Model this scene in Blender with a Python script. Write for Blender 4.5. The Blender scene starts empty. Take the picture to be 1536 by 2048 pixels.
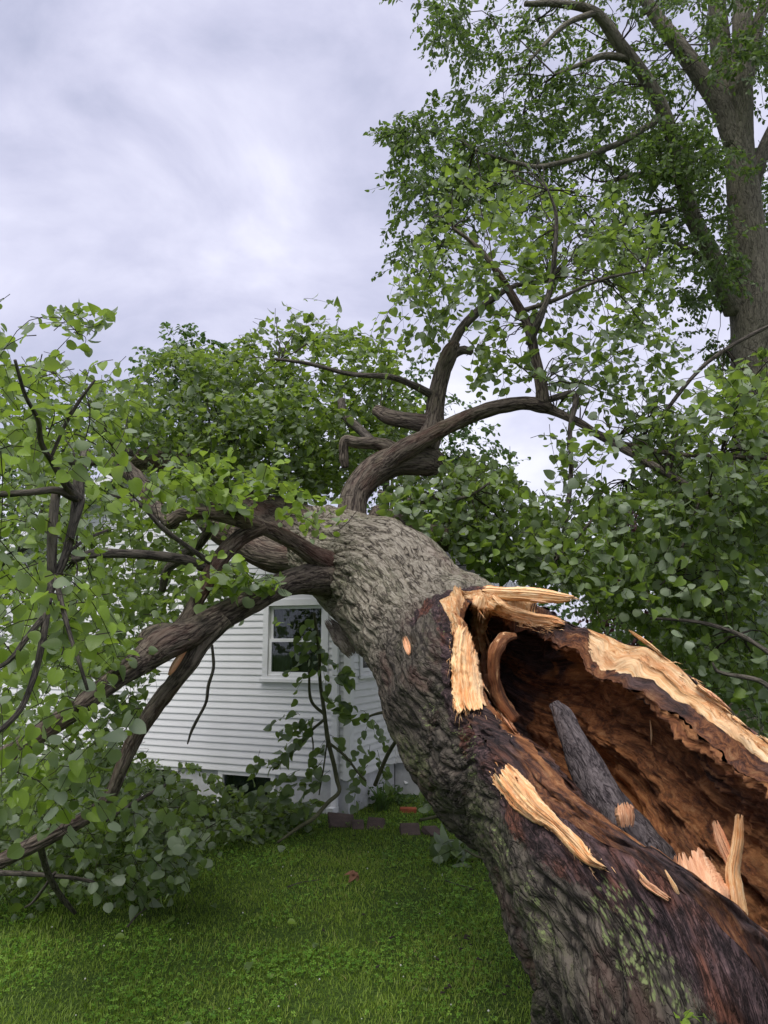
import bpy, math, random
import numpy as np
from mathutils import Vector, Matrix
from mathutils.bvhtree import BVHTree

random.seed(7)
rng = np.random.default_rng(11)
S = bpy.context.scene
COL = S.collection
PI = math.pi

# ------------------------------------------------------------------ camera
F = 1538.0                      # focal length in pixels of the 1536 x 2048 photograph
CAMZ = 2.0
PITCH = math.atan(261 / F)
cam = bpy.data.cameras.new('camera')
cam.sensor_fit = 'VERTICAL'
cam.angle = 2 * math.atan(1024 / F)
cam.clip_start = 0.05
cam.clip_end = 3000
camo = bpy.data.objects.new('camera', cam)
camo.location = (0, 0, CAMZ)
camo.rotation_euler = (PI / 2 + PITCH, 0, 0)
COL.objects.link(camo)
S.camera = camo

# ------------------------------------------------------------------ render and exposure
S.render.engine = 'CYCLES'
S.view_settings.view_transform = 'Standard'
S.view_settings.look = 'None'
S.view_settings.exposure = 1.22
S.view_settings.gamma = 1.0
S.view_settings.use_curve_mapping = False
cy = S.cycles
cy.max_bounces = 7
cy.diffuse_bounces = 3
cy.glossy_bounces = 2
cy.transmission_bounces = 4
cy.transparent_max_bounces = 8
cy.use_denoising = True
cy.sample_clamp_indirect = 6.0

# ------------------------------------------------------------------ light: overcast daylight
SUN_EL, SUN_AZ = math.radians(62), math.radians(205)      # azimuth measured clockwise from +Y
sun = bpy.data.lights.new('sun', 'SUN')
sun.energy = 1.5
sun.angle = math.radians(40)
sun.color = (1.0, 0.96, 0.9)
suno = bpy.data.objects.new('sun', sun)
sd = Vector((math.sin(SUN_AZ) * math.cos(SUN_EL), math.cos(SUN_AZ) * math.cos(SUN_EL), math.sin(SUN_EL)))
suno.rotation_euler = (-sd).to_track_quat('-Z', 'Y').to_euler()
suno.location = sd * 50
COL.objects.link(suno)


class NT:
    """small helper for building node trees"""
    def __init__(s, tree):
        s.t = tree
        s.t.nodes.clear()

    def n(s, typ, props=None, **ins):
        nd = s.t.nodes.new(typ)
        for k, v in (props or {}).items():
            setattr(nd, k, v)
        for k, v in ins.items():
            s.set(nd, k, v)
        return nd

    def set(s, nd, k, v):
        key = int(k[1:]) if k[0] == 'i' and k[1:].isdigit() else k.replace('_', ' ')
        sock = nd.inputs[key]
        if isinstance(v, bpy.types.NodeSocket):
            s.t.links.new(v, sock)
        elif isinstance(v, bpy.types.Node):
            s.t.links.new(v.outputs[0], sock)
        else:
            if isinstance(v, (tuple, list)) and len(v) == 3 and sock.type == 'RGBA':
                v = (*v, 1)
            sock.default_value = v

    def math(s, op, a, b=0.0, c=0.0, clamp=False):
        nd = s.n('ShaderNodeMath', {'operation': op, 'use_clamp': clamp})
        s.set(nd, 'i0', a); s.set(nd, 'i1', b)
        if op in ('MULTIPLY_ADD', 'SMOOTH_MIN', 'SMOOTH_MAX', 'COMPARE'):
            s.set(nd, 'i2', c)
        return nd.outputs[0]

    def mix(s, fac, a, b, mode='MIX'):
        nd = s.n('ShaderNodeMix', {'data_type': 'RGBA', 'blend_type': mode})
        s.set(nd, 'i0', fac); s.set(nd, 'i6', a); s.set(nd, 'i7', b)
        return nd.outputs[2]

    def ramp(s, fac, a, b, lo=0.0, hi=1.0, smooth=True):
        nd = s.n('ShaderNodeMapRange', {'interpolation_type': 'SMOOTHSTEP' if smooth else 'LINEAR'})
        s.set(nd, 'i0', fac)
        s.set(nd, 'i1', a); s.set(nd, 'i2', b); s.set(nd, 'i3', lo); s.set(nd, 'i4', hi)
        return nd.outputs[0]

    def noise(s, vec, scale, detail=4, rough=0.55, dist=0.0):
        nd = s.n('ShaderNodeTexNoise')
        if vec is not None:
            s.set(nd, 'Vector', vec)
        nd.inputs['Scale'].default_value = scale
        nd.inputs['Detail'].default_value = detail
        nd.inputs['Roughness'].default_value = rough
        nd.inputs['Distortion'].default_value = dist
        return nd

    def vmath(s, op, a, b=None, scale=None):
        nd = s.n('ShaderNodeVectorMath', {'operation': op})
        s.set(nd, 'i0', a)
        if b is not None:
            s.set(nd, 'i1', b)
        if scale is not None:
            s.set(nd, 'Scale', scale)
        return nd.outputs[0]

    def attr(s, name):
        return s.n('ShaderNodeAttribute', {'attribute_name': name})

    def colramp(s, fac, stops):
        nd = s.n('ShaderNodeValToRGB')
        s.set(nd, 'i0', fac)
        el = nd.color_ramp.elements
        while len(el) < len(stops):
            el.new(0.5)
        for e, (p, c) in zip(el, stops):
            e.position = p
            e.color = (*c, 1)
        return nd.outputs[0]


# world: cloud deck over a clear Nishita sky
W = bpy.data.worlds.new('World')
S.world = W
W.use_nodes = True
t = NT(W.node_tree)
sky = t.n('ShaderNodeTexSky', {'sky_type': 'NISHITA', 'sun_disc': False})
sky.sun_elevation = SUN_EL
sky.sun_rotation = SUN_AZ
tc = t.n('ShaderNodeTexCoord')
cd = t.vmath('MULTIPLY', tc.outputs['Generated'], (1.0, 1.0, 1.7))
n1 = t.noise(cd, 3.3, 8, 0.54, 0.3)
n2 = t.noise(t.vmath('ADD', cd, (7.3, 2.1, 4.0)), 1.7, 4, 0.5)
cl = t.math('ADD', t.math('MULTIPLY', n1.outputs[0], 0.6), t.math('MULTIPLY', n2.outputs[0], 0.4))
cc = t.colramp(cl, [(0.40, (0.235, 0.244, 0.325)), (0.47, (0.305, 0.307, 0.393)), (0.53, (0.362, 0.362, 0.445)), (0.60, (0.440, 0.440, 0.500))])
cloud = t.vmath('SCALE', cc, scale=9.7)
skc = t.mix(0.94, sky.outputs[0], cloud)
bg = t.n('ShaderNodeBackground', Color=skc, Strength=0.1)
out = t.n('ShaderNodeOutputWorld', Surface=bg)

# ------------------------------------------------------------------ geometry helpers
CP, SP = math.cos(PITCH), math.sin(PITCH)


def P(px, py, d):
    """the point at depth d (metres along the lens axis) seen at a photo pixel"""
    xc = (px - 768.0) / F * d
    yc = -(py - 1024.0) / F * d
    return np.array((xc, d * CP - yc * SP, CAMZ + yc * CP + d * SP))


def project(V):
    V = np.atleast_2d(V)
    x = V[:, 0]
    y, z = V[:, 1], V[:, 2] - CAMZ
    d = y * CP + z * SP
    yc = -y * SP + z * CP
    return 768 + F * x / d, 1024 - F * yc / d, d


def terrain(y):
    u = np.clip((np.asarray(y, float) - 6.5) / 3.0, 0, 1)
    return -0.1 * u * u * (3 - 2 * u)


def G(px, py):
    """where the ray through a pixel meets the ground"""
    a = P(px, py, 1.0) - np.array((0, 0, CAMZ))
    z = 0.0
    for _ in range(8):
        k = (z - CAMZ) / a[2]
        p = a * k
        z = float(terrain(p[1]))
    return np.array((p[0], p[1], z))


_perm = rng.permutation(256)
_perm = np.concatenate([_perm] * 3)
_g = rng.normal(size=(256, 3))
_g /= np.linalg.norm(_g, axis=1)[:, None]


def noise3(p):
    p = np.asarray(p, float)
    sh = p.shape[:-1]
    p = p.reshape(-1, 3)
    i = np.floor(p).astype(int)
    f = p - i
    u = f * f * f * (f * (f * 6 - 15) + 10)
    i &= 255
    r = np.zeros(len(p))
    for dx in (0, 1):
        wx = u[:, 0] if dx else 1 - u[:, 0]
        a = _perm[i[:, 0] + dx]
        for dy in (0, 1):
            wy = u[:, 1] if dy else 1 - u[:, 1]
            b = _perm[a + i[:, 1] + dy]
            for dz in (0, 1):
                wz = u[:, 2] if dz else 1 - u[:, 2]
                h = _perm[b + i[:, 2] + dz] & 255
                g = _g[h]
                r += wx * wy * wz * ((f[:, 0] - dx) * g[:, 0] + (f[:, 1] - dy) * g[:, 1] + (f[:, 2] - dz) * g[:, 2])
    return (r * 1.5).reshape(sh)


def fbm(p, oct=4, gain=0.5):
    p = np.asarray(p, float)
    r, a = 0, 1.0
    for k in range(oct):
        r = r + a * noise3(p + k * 17.3)
        p = p * 2.03
        a *= gain
    return r


def sstep(x, a, b):
    u = np.clip((np.asarray(x, float) - a) / (b - a), 0, 1)
    return u * u * (3 - 2 * u)


def mk_mesh(name, V, faces, attrs=None, smooth=True):
    """faces: list of (n,k) index arrays"""
    me = bpy.data.meshes.new(name)
    V = np.asarray(V, np.float32)
    faces = [np.asarray(f, np.int32) for f in faces if len(f)]
    me.vertices.add(len(V))
    me.vertices.foreach_set('co', V.ravel())
    loops = np.concatenate([f.ravel() for f in faces])
    sizes = np.concatenate([np.full(len(f), f.shape[1], np.int32) for f in faces])
    starts = np.concatenate([[0], np.cumsum(sizes)[:-1]]).astype(np.int32)
    me.loops.add(len(loops))
    me.loops.foreach_set('vertex_index', loops)
    me.polygons.add(len(sizes))
    me.polygons.foreach_set('loop_start', starts)
    me.polygons.foreach_set('loop_total', sizes)
    me.polygons.foreach_set('use_smooth', np.full(len(sizes), bool(smooth)))
    for k, a in (attrs or {}).items():
        a = np.asarray(a, np.float32)
        if a.ndim == 2:
            at = me.attributes.new(k, 'FLOAT_VECTOR', 'POINT')
            at.data.foreach_set('vector', a.ravel())
        else:
            at = me.attributes.new(k, 'FLOAT', 'POINT')
            at.data.foreach_set('value', a)
    me.update(calc_edges=True)
    return me


def tag(o, label=None, cat=None, group=None, kind=None):
    if label: o['label'] = label
    if cat: o['category'] = cat
    if group: o['group'] = group
    if kind: o['kind'] = kind
    return o


def root(name, loc, label, cat, group=None, rz=0.0):
    o = bpy.data.objects.new(name, None)
    o.empty_display_size = 0.2
    o.location = loc
    o.rotation_euler = (0, 0, rz)
    COL.objects.link(o)
    return tag(o, label, cat, group)


def world_loc(o):
    v = Vector((0, 0, 0))
    while o is not None:
        v += o.location
        o = o.parent
    return v


def obj(name, me, mat, parent=None, local=False):
    """link a mesh whose vertices are in world space (or already local to its parent)"""
    o = bpy.data.objects.new(name, me)
    if mat is not None and not me.materials:
        me.materials.append(mat)
    COL.objects.link(o)
    if parent is not None:
        o.parent = parent
        if not local:
            o.location = -world_loc(parent)
    return o


class Acc:
    """collects pieces into one mesh"""
    def __init__(s):
        s.V, s.F, s.A, s.n = [], {}, {}, 0

    def add(s, V, faces, **attrs):
        V = np.asarray(V, float)
        s.V.append(V)
        for f in faces:
            f = np.asarray(f)
            if len(f):
                s.F.setdefault(f.shape[1], []).append(f + s.n)
        for k, a in attrs.items():
            s.A.setdefault(k, []).append(a)
        s.n += len(V)

    def mesh(s, name, smooth=True):
        return mk_mesh(name, np.concatenate(s.V), [np.concatenate(f) for f in s.F.values()],
                       {k: np.concatenate(a) for k, a in s.A.items()}, smooth)


def grid_faces(nr, nc, wrap=False):
    i = np.arange(nr - 1)[:, None]
    j = np.arange(nc if wrap else nc - 1)[None, :]
    j2 = (j + 1) % nc
    a = i * nc + j; b = i * nc + j2; c = (i + 1) * nc + j2; d = (i + 1) * nc + j
    return np.stack([a, b, c, d], -1).reshape(-1, 4)


def catmull(K, m):
    """sample rows of K at m points per span"""
    K = np.asarray(K, float)
    K = np.concatenate([[2 * K[0] - K[1]], K, [2 * K[-1] - K[-2]]])
    o = []
    for i in range(1, len(K) - 2):
        p0, p1, p2, p3 = K[i - 1:i + 3]
        for u in np.linspace(0, 1, m, endpoint=False):
            o.append(0.5 * (2 * p1 + (p2 - p0) * u + (2 * p0 - 5 * p1 + 4 * p2 - p3) * u * u + (3 * p1 - p0 - 3 * p2 + p3) * u ** 3))
    o.append(K[-2])
    return np.array(o)


def resample(K, step, maxn=900):
    """Catmull-Rom through K (x,y,z,r), evenly stepped"""
    C = catmull(K, 160)
    L = np.concatenate([[0], np.cumsum(np.linalg.norm(np.diff(C[:, :3], axis=0), axis=1))])
    n = int(min(maxn, max(4, L[-1] / step)))
    s = np.linspace(0, L[-1], n)
    return np.stack([np.interp(s, L, C[:, k]) for k in range(C.shape[1])], 1), s


def frames(C):
    T = np.gradient(C[:, :3], axis=0)
    T /= np.linalg.norm(T, axis=1)[:, None]
    N = np.zeros_like(T)
    a = np.array((0, 0, 1.0)) if abs(T[0, 2]) < 0.9 else np.array((1.0, 0, 0))
    v = a - T[0] * (a @ T[0])
    N[0] = v / np.linalg.norm(v)
    for i in range(1, len(T)):
        v = N[i - 1] - T[i] * (N[i - 1] @ T[i])
        N[i] = v / np.linalg.norm(v)
    return T, N, np.cross(T, N)


def tube(K, step=0.03, sides=20, lump=0.06, lump_f=6.0, cap=True, seed=0.0, maxn=900):
    """tapered limb with uneven girth: V, faces, bark coordinates"""
    C, s = resample(K, step, maxn)
    T, N, B = frames(C)
    th = np.linspace(0, 2 * PI, sides, endpoint=False)
    cs, sn = np.cos(th), np.sin(th)
    d = cs[None, :, None] * N[:, None, :] + sn[None, :, None] * B[:, None, :]
    r = C[:, 3][:, None] * np.ones((1, sides))
    if lump:
        q = C[:, None, :3] + d * r[..., None]
        r = r * (1 + lump * 1.3 * fbm(q * lump_f * 0.35 + seed, 2) + lump * 0.8 * fbm(q * lump_f + seed, 3))
    R0 = np.maximum(C[:, 3], 0.02)
    if sides >= 40:
        q2 = np.stack([R0[:, None] * cs[None] + 0 * r, R0[:, None] * sn[None] + 0 * r, (s[:, None] * 0.16 + seed) + 0 * r], -1)
        rd = np.abs(noise3(q2 * 26 + 0.4 * noise3(q2 * 9)[..., None]))
        r = r + R0[:, None] * 0.10 * (sstep(rd, 0, 0.25) - 0.6) * np.minimum(1, 0.05 / R0[:, None])
    V = C[:, None, :3] + d * r[..., None]
    bk = np.stack([R0[:, None] * cs[None] + 0 * r, R0[:, None] * sn[None] + 0 * r, (s[:, None] * 0.30 + seed) + 0 * r], -1)
    n = len(C)
    fs = [grid_faces(n, sides, True)]
    V = V.reshape(-1, 3); bk = bk.reshape(-1, 3)
    if cap:
        V = np.concatenate([V, C[:1, :3] - T[:1] * C[0, 3] * .3, C[-1:, :3] + T[-1:] * C[-1, 3] * .3])
        bk = np.concatenate([bk, bk[:1] * [0, 0, 1], bk[-1:] * [0, 0, 1]])
        j = np.arange(sides)
        j2 = (j + 1) % sides
        a = n * sides
        fs.append(np.stack([np.full(sides, a), j2, j], 1))
        fs.append(np.stack([np.full(sides, a + 1), (n - 1) * sides + j, (n - 1) * sides + j2], 1))
    return V, fs, bk


def PX(pts):
    """rows (px, py, depth, half width in pixels) -> (x, y, z, radius)"""
    return np.array([[*P(x, y, d), r * d / F] for x, y, d, r in pts])


def in_poly(x, y, poly):
    x = np.asarray(x, float); y = np.asarray(y, float)
    r = np.zeros(x.shape, bool)
    n = len(poly)
    for i in range(n):
        x1, y1 = poly[i]; x2, y2 = poly[(i + 1) % n]
        if y1 == y2:
            continue
        c = ((y1 > y) != (y2 > y)) & (x < (x2 - x1) * (y - y1) / (y2 - y1) + x1)
        r ^= c
    return r


def box(acc, x0, x1, y0, y1, z0, z1):
    V = [(x, y, z) for z in (z0, z1) for x, y in ((x0, y0), (x1, y0), (x1, y1), (x0, y1))]
    acc.add(V, [[(0, 3, 2, 1), (4, 5, 6, 7), (0, 1, 5, 4), (1, 2, 6, 5), (2, 3, 7, 6), (3, 0, 4, 7)]])


def box_mesh(name, *bs):
    a = Acc()
    for b in bs:
        box(a, *b)
    return a.mesh(name, smooth=False)


# ------------------------------------------------------------------ materials
def newmat(name):
    m = bpy.data.materials.new(name)
    m.use_nodes = True
    return m, NT(m.node_tree)


def simple(name, col, rough=0.6, spec=0.3, vary=0.15, scale=6.0, bump=0.0, bscale=60):
    m, t = newmat(name)
    tc = t.n('ShaderNodeTexCoord')
    nz = t.noise(tc.outputs['Object'], scale, 5, 0.6)
    f = t.ramp(nz.outputs[0], 0.3, 0.7, 1 - vary, 1 + vary, False)
    c = t.vmath('SCALE', t.n('ShaderNodeRGB').outputs[0], scale=f)
    t.t.nodes[-1]
    for nd in t.t.nodes:
        if nd.bl_idname == 'ShaderNodeRGB':
            nd.outputs[0].default_value = (*col, 1)
    b = t.n('ShaderNodeBsdfPrincipled', Base_Color=c, Roughness=rough)
    b.inputs['Specular IOR Level'].default_value = spec
    if bump:
        bn = t.noise(tc.outputs['Object'], bscale, 4, 0.6)
        bp = t.n('ShaderNodeBump', Height=bn.outputs[0], Strength=bump, Distance=0.01)
        t.set(b, 'Normal', bp)
    t.n('ShaderNodeOutputMaterial', Surface=b)
    return m


def bark_mat(name, S1, dark, mid, light, moss=(0.10, 0.13, 0.045), moss_amt=0.3, amp=0.012, true_disp=False, red=0.0, strip=False, speck=False, stretch=1.0):
    m, t = newmat(name)
    bk = t.attr('bk').outputs['Vector']
    w = t.noise(bk, 9.0, 3, 0.6)
    wv = t.vmath('SCALE', t.vmath('SUBTRACT', w.outputs['Color'], (0.5, 0.5, 0.5)), scale=0.048)
    q = t.vmath('ADD', bk, wv)
    mpz = t.n('ShaderNodeMapping', i0=q)
    mpz.inputs['Scale'].default_value = (1, 1, stretch)
    q = mpz.outputs[0]
    v1 = t.n('ShaderNodeTexVoronoi', {'feature': 'DISTANCE_TO_EDGE'}, Vector=q, Scale=S1)
    fu = t.noise(q, S1 * 0.62, 3, 0.55, 0.2)
    fur = t.ramp(t.math('ABSOLUTE', t.math('SUBTRACT', fu.outputs[0], 0.5)), 0.0, 0.06)
    fu2 = t.noise(t.vmath('ADD', q, (3.1, 7.7, 1.3)), S1 * 1.5, 3, 0.6, 0.2)
    fur2 = t.ramp(t.math('ABSOLUTE', t.math('SUBTRACT', fu2.outputs[0], 0.5)), 0.0, 0.055)
    v2 = t.n('ShaderNodeTexVoronoi', {'feature': 'DISTANCE_TO_EDGE'}, Vector=q, Scale=S1 * 2.3)
    v3 = t.n('ShaderNodeTexVoronoi', {'feature': 'F1'}, Vector=q, Scale=S1)
    nf = t.noise(q, S1 * 4, 5, 0.65)
    nb = t.noise(bk, 3.0, 3, 0.6)
    c1 = t.ramp(v1.outputs['Distance'], 0.0, 0.22)
    c2 = t.ramp(v2.outputs['Distance'], 0.0, 0.16)
    h = t.math('ADD', t.math('ADD', t.math('MULTIPLY', c1, 0.16), t.math('MULTIPLY', fur, 0.42)), t.math('ADD', t.math('MULTIPLY', fur2, 0.22), t.math('MULTIPLY', nf.outputs[0], 0.32)))
    col = t.colramp(h, [(0.12, dark), (0.48, mid), (0.95, light)])
    pv = t.ramp(t.n('ShaderNodeSeparateColor', i0=v3.outputs['Color']).outputs[0], 0, 1, 0.85, 1.14, False)
    col = t.vmath('SCALE', col, scale=pv)
    col = t.vmath('SCALE', col, scale=t.ramp(nb.outputs[0], 0.3, 0.7, 0.7, 1.25, False))
    if red:
        nr = t.noise(bk, 4.2, 4, 0.6)
        col = t.mix(t.math('MULTIPLY', t.ramp(nr.outputs[0], 0.5, 0.68), red), col, (0.095, 0.042, 0.032))
    nm = t.noise(bk, 2.4, 5, 0.65)
    nm2 = t.noise(q, S1 * 2.0, 4, 0.7)
    mm = t.math('MULTIPLY', t.ramp(nm.outputs[0], 0.44, 0.66), t.ramp(nm2.outputs[0], 0.4, 0.58))
    col = t.mix(t.math('MULTIPLY', mm, moss_amt), col, moss)
    hh = h
    if strip:
        st = t.attr('strip').outputs['Fac']
        ns = t.noise(bk, 60, 5, 0.7)
        sm = t.ramp(t.math('ADD', st, t.math('MULTIPLY', t.math('SUBTRACT', nf.outputs[0], 0.5), 0.9)), 0.42, 0.62)
        sc = t.colramp(ns.outputs[0], [(0.3, (0.010, 0.007, 0.008)), (0.52, (0.038, 0.024, 0.025)), (0.75, (0.095, 0.058, 0.055))])
        nr2 = t.noise(bk, 7, 4, 0.6)
        sc = t.mix(t.math('MULTIPLY', t.ramp(nr2.outputs[0], 0.48, 0.66), 0.7), sc, (0.11, 0.040, 0.022))
        mpf = t.n('ShaderNodeMapping', i0=bk)
        mpf.inputs['Scale'].default_value = (1, 1, 0.4)
        nfi = t.noise(mpf.outputs[0], 45, 5, 0.7, 0.5)
        crk = t.ramp(t.math('ABSOLUTE', t.math('SUBTRACT', nfi.outputs[0], 0.5)), 0.0, 0.05)
        sc = t.vmath('SCALE', sc, scale=t.ramp(crk, 0, 1, 0.4, 1.3, False))
        sc = t.vmath('SCALE', sc, scale=t.ramp(h, 0.2, 0.8, 0.35, 1.35, False))
        col = t.mix(sm, col, sc)
        flat = t.math('ADD', t.math('ADD', t.math('MULTIPLY', h, 0.55), t.math('MULTIPLY', crk, 0.22)), t.math('MULTIPLY', nr2.outputs[0], 0.5))
        hm = t.n('ShaderNodeMix', {'data_type': 'FLOAT'})
        t.set(hm, 'i0', sm); t.set(hm, 'i2', h); t.set(hm, 'i3', flat)
        hh = hm.outputs[0]
    if speck:
        up = t.attr('upper').outputs['Fac']
        lt = t.colramp(h, [(0.24, (0.018, 0.015, 0.012)), (0.5, (0.095, 0.080, 0.062)), (0.72, (0.185, 0.162, 0.125)), (0.95, (0.26, 0.235, 0.19))])
        lt = t.mix(t.math('MULTIPLY', mm, 0.5), lt, (0.17, 0.185, 0.10))
        lt = t.mix(t.math('MULTIPLY', t.ramp(nb.outputs[0], 0.5, 0.7), 0.35), lt, (0.15, 0.10, 0.085))
        col = t.mix(t.math('MULTIPLY', up, t.math('SUBTRACT', 1.0, sm)), col, lt)
        lc = t.attr('lichen').outputs['Fac']
        vs = t.n('ShaderNodeTexVoronoi', {'feature': 'F1'}, Vector=bk, Scale=110.0)
        ls = t.noise(bk, 22, 4, 0.7)
        lm = t.math('MULTIPLY', t.ramp(vs.outputs['Distance'], 0.55, 0.3), t.ramp(t.math('ADD', lc, t.math('MULTIPLY', t.math('SUBTRACT', ls.outputs[0], 0.5), 1.8)), 0.5, 0.62))
        lm = t.math('MULTIPLY', lm, t.ramp(h, 0.35, 0.6))
        col = t.mix(lm, col, (0.155, 0.185, 0.075))
    b = t.n('ShaderNodeBsdfPrincipled', Base_Color=col, Roughness=0.82)
    b.inputs['Specular IOR Level'].default_value = 0.25
    o = t.n('ShaderNodeOutputMaterial', Surface=b)
    bp = t.n('ShaderNodeBump', Height=hh, Strength=1.0, Distance=amp * (0.42 if true_disp else 1.0))
    t.set(b, 'Normal', bp)
    return m


M_trunk = bark_mat('trunk_bark', 30, (0.008, 0.006, 0.005), (0.028, 0.023, 0.019), (0.092, 0.078, 0.062), moss=(0.085, 0.10, 0.036), moss_amt=0.85, amp=0.034, true_disp=True, red=0.45, strip=True, speck=True, stretch=0.8)
M_limb = bark_mat('limb_bark', 40, (0.009, 0.007, 0.006), (0.046, 0.034, 0.028), (0.165, 0.135, 0.105), moss=(0.14, 0.14, 0.075), moss_amt=0.4, amp=0.020, true_disp=True, red=0.6, stretch=0.5)
M_branch = bark_mat('branch_bark', 60, (0.012, 0.010, 0.009), (0.050, 0.042, 0.036), (0.14, 0.12, 0.10), moss_amt=0.2, amp=0.006, stretch=0.5)
M_flake = bark_mat('pale_bark_flake', 30, (0.06, 0.04, 0.035), (0.20, 0.155, 0.14), (0.34, 0.28, 0.25), moss_amt=0.0, amp=0.01)
M_twig = simple('twig_bark', (0.035, 0.028, 0.022), 0.8, 0.2, 0.4, 8)
M_tall = bark_mat('tall_tree_bark', 24, (0.04, 0.035, 0.027), (0.115, 0.102, 0.076), (0.19, 0.172, 0.13), moss=(0.10, 0.12, 0.05), moss_amt=0.4, amp=0.02)
M_stub = bark_mat('rotten_stub_bark', 36, (0.012, 0.010, 0.011), (0.045, 0.036, 0.038), (0.13, 0.11, 0.11), moss_amt=0.0, amp=0.012)


def wood_nodes(t, bk, pale=True):
    """torn fresh wood, fibres along the third bark coordinate"""
    mp = t.n('ShaderNodeMapping', i0=bk)
    mp.inputs['Scale'].default_value = (1, 1, 0.22)
    f1 = t.noise(mp.outputs[0], 95, 6, 0.7, 0.8)
    f2 = t.noise(mp.outputs[0], 16, 4, 0.6, 0.6)
    lo = t.noise(bk, 9, 3, 0.6)
    col = t.colramp(f1.outputs[0], [(0.32, (0.34, 0.12, 0.04)), (0.42, (0.74, 0.37, 0.15)), (0.53, (0.90, 0.60, 0.31)), (0.66, (0.94, 0.74, 0.48))])
    col = t.mix(t.math('MULTIPLY', t.ramp(f2.outputs[0], 0.5, 0.7), 0.75), col, (0.60, 0.23, 0.085))
    col = t.mix(t.math('MULTIPLY', t.ramp(lo.outputs[0], 0.52, 0.7), 0.4), col, (0.92, 0.68, 0.42))
    ob = t.noise(bk, 14, 4, 0.65)
    col = t.mix(t.math('MULTIPLY', t.ramp(ob.outputs[0], 0.50, 0.66), 0.7), col, (0.70, 0.29, 0.10))
    h = t.math('ADD', f1.outputs[0], t.math('MULTIPLY', f2.outputs[0], 0.7))
    return col, h


def fresh_wood(name, tint=None):
    m, t = newmat(name)
    bk = t.attr('bk').outputs['Vector']
    col, h = wood_nodes(t, bk)
    if tint:
        col = t.mix(0.55, col, tint)
    b = t.n('ShaderNodeBsdfPrincipled', Base_Color=col, Roughness=0.7)
    b.inputs['Specular IOR Level'].default_value = 0.25
    t.set(b, 'Normal', t.n('ShaderNodeBump', Height=h, Strength=0.8, Distance=0.010))
    t.n('ShaderNodeOutputMaterial', Surface=b)
    return m


M_fresh = fresh_wood('fresh_torn_wood')
M_pink = fresh_wood('pinkish_torn_wood', (0.62, 0.30, 0.20))


def rotten_wood():
    m, t = newmat('rotten_heartwood')
    bk = t.attr('bk').outputs['Vector']
    mp = t.n('ShaderNodeMapping', i0=bk)
    mp.inputs['Scale'].default_value = (1, 1, 0.35)
    f1 = t.noise(mp.outputs[0], 52, 7, 0.74, 0.6)
    f2 = t.noise(mp.outputs[0], 8, 5, 0.62, 0.6)
    lo = t.noise(bk, 3.1, 4, 0.6, 0.5)
    col = t.colramp(f2.outputs[0], [(0.30, (0.010, 0.006, 0.005)), (0.42, (0.070, 0.025, 0.012)), (0.51, (0.30, 0.105, 0.036)), (0.61, (0.54, 0.24, 0.085))])
    col = t.mix(0.5, col, t.colramp(f1.outputs[0], [(0.37, (0.010, 0.006, 0.005)), (0.49, (0.19, 0.07, 0.027)), (0.62, (0.56, 0.27, 0.105))]))
    col = t.mix(t.math('MULTIPLY', t.ramp(lo.outputs[0], 0.52, 0.68), 0.65), col, (0.018, 0.011, 0.011))
    gl = t.attr('gold').outputs['Fac']
    gm = t.ramp(t.math('ADD', gl, t.math('MULTIPLY', t.math('SUBTRACT', f2.outputs[0], 0.5), 0.9)), 0.35, 0.75)
    gc = t.colramp(f1.outputs[0], [(0.36, (0.18, 0.055, 0.016)), (0.5, (0.44, 0.17, 0.050)), (0.64, (0.62, 0.31, 0.115))])
    col = t.mix(t.math('MULTIPLY', gm, 0.85), col, gc)
    f = t.attr('fresh').outputs['Fac']
    fc, fh = wood_nodes(t, bk)
    jag = t.math('ADD', f, t.math('MULTIPLY', t.math('SUBTRACT', f1.outputs[0], 0.5), 1.0))
    fm = t.ramp(jag, 0.47, 0.56)
    col = t.mix(fm, col, fc)
    # weathered purple-black lip, and shade painted into the deep end of the hollow
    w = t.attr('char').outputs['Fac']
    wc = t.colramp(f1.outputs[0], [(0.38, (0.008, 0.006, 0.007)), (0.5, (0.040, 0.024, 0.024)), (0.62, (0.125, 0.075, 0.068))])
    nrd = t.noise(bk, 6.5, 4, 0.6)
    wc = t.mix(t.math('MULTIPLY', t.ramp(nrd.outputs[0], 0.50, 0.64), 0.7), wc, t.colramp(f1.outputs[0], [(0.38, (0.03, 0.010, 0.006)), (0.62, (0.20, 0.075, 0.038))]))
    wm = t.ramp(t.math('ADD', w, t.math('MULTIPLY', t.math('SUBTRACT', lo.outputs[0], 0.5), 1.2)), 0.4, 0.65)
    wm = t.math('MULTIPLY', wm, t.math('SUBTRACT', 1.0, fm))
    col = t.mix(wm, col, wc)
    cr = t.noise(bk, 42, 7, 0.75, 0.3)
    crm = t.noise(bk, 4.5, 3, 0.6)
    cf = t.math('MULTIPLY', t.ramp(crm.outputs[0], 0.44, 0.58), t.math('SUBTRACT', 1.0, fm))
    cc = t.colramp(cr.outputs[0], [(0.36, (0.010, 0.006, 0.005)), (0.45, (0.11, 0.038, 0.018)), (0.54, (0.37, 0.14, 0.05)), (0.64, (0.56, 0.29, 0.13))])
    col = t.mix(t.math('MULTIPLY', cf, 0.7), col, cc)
    h = t.math('ADD', t.math('ADD', t.math('MULTIPLY', f1.outputs[0], 0.7), f2.outputs[0]), t.math('MULTIPLY', cr.outputs[0], t.math('MULTIPLY_ADD', cf, 0.9, 0.35)))
    b = t.n('ShaderNodeBsdfPrincipled', Base_Color=col, Roughness=0.62)
    b.inputs['Specular IOR Level'].default_value = 0.35
    t.set(b, 'Normal', t.n('ShaderNodeBump', Height=h, Strength=1.0, Distance=0.045))
    t.n('ShaderNodeOutputMaterial', Surface=b)
    return m


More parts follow.
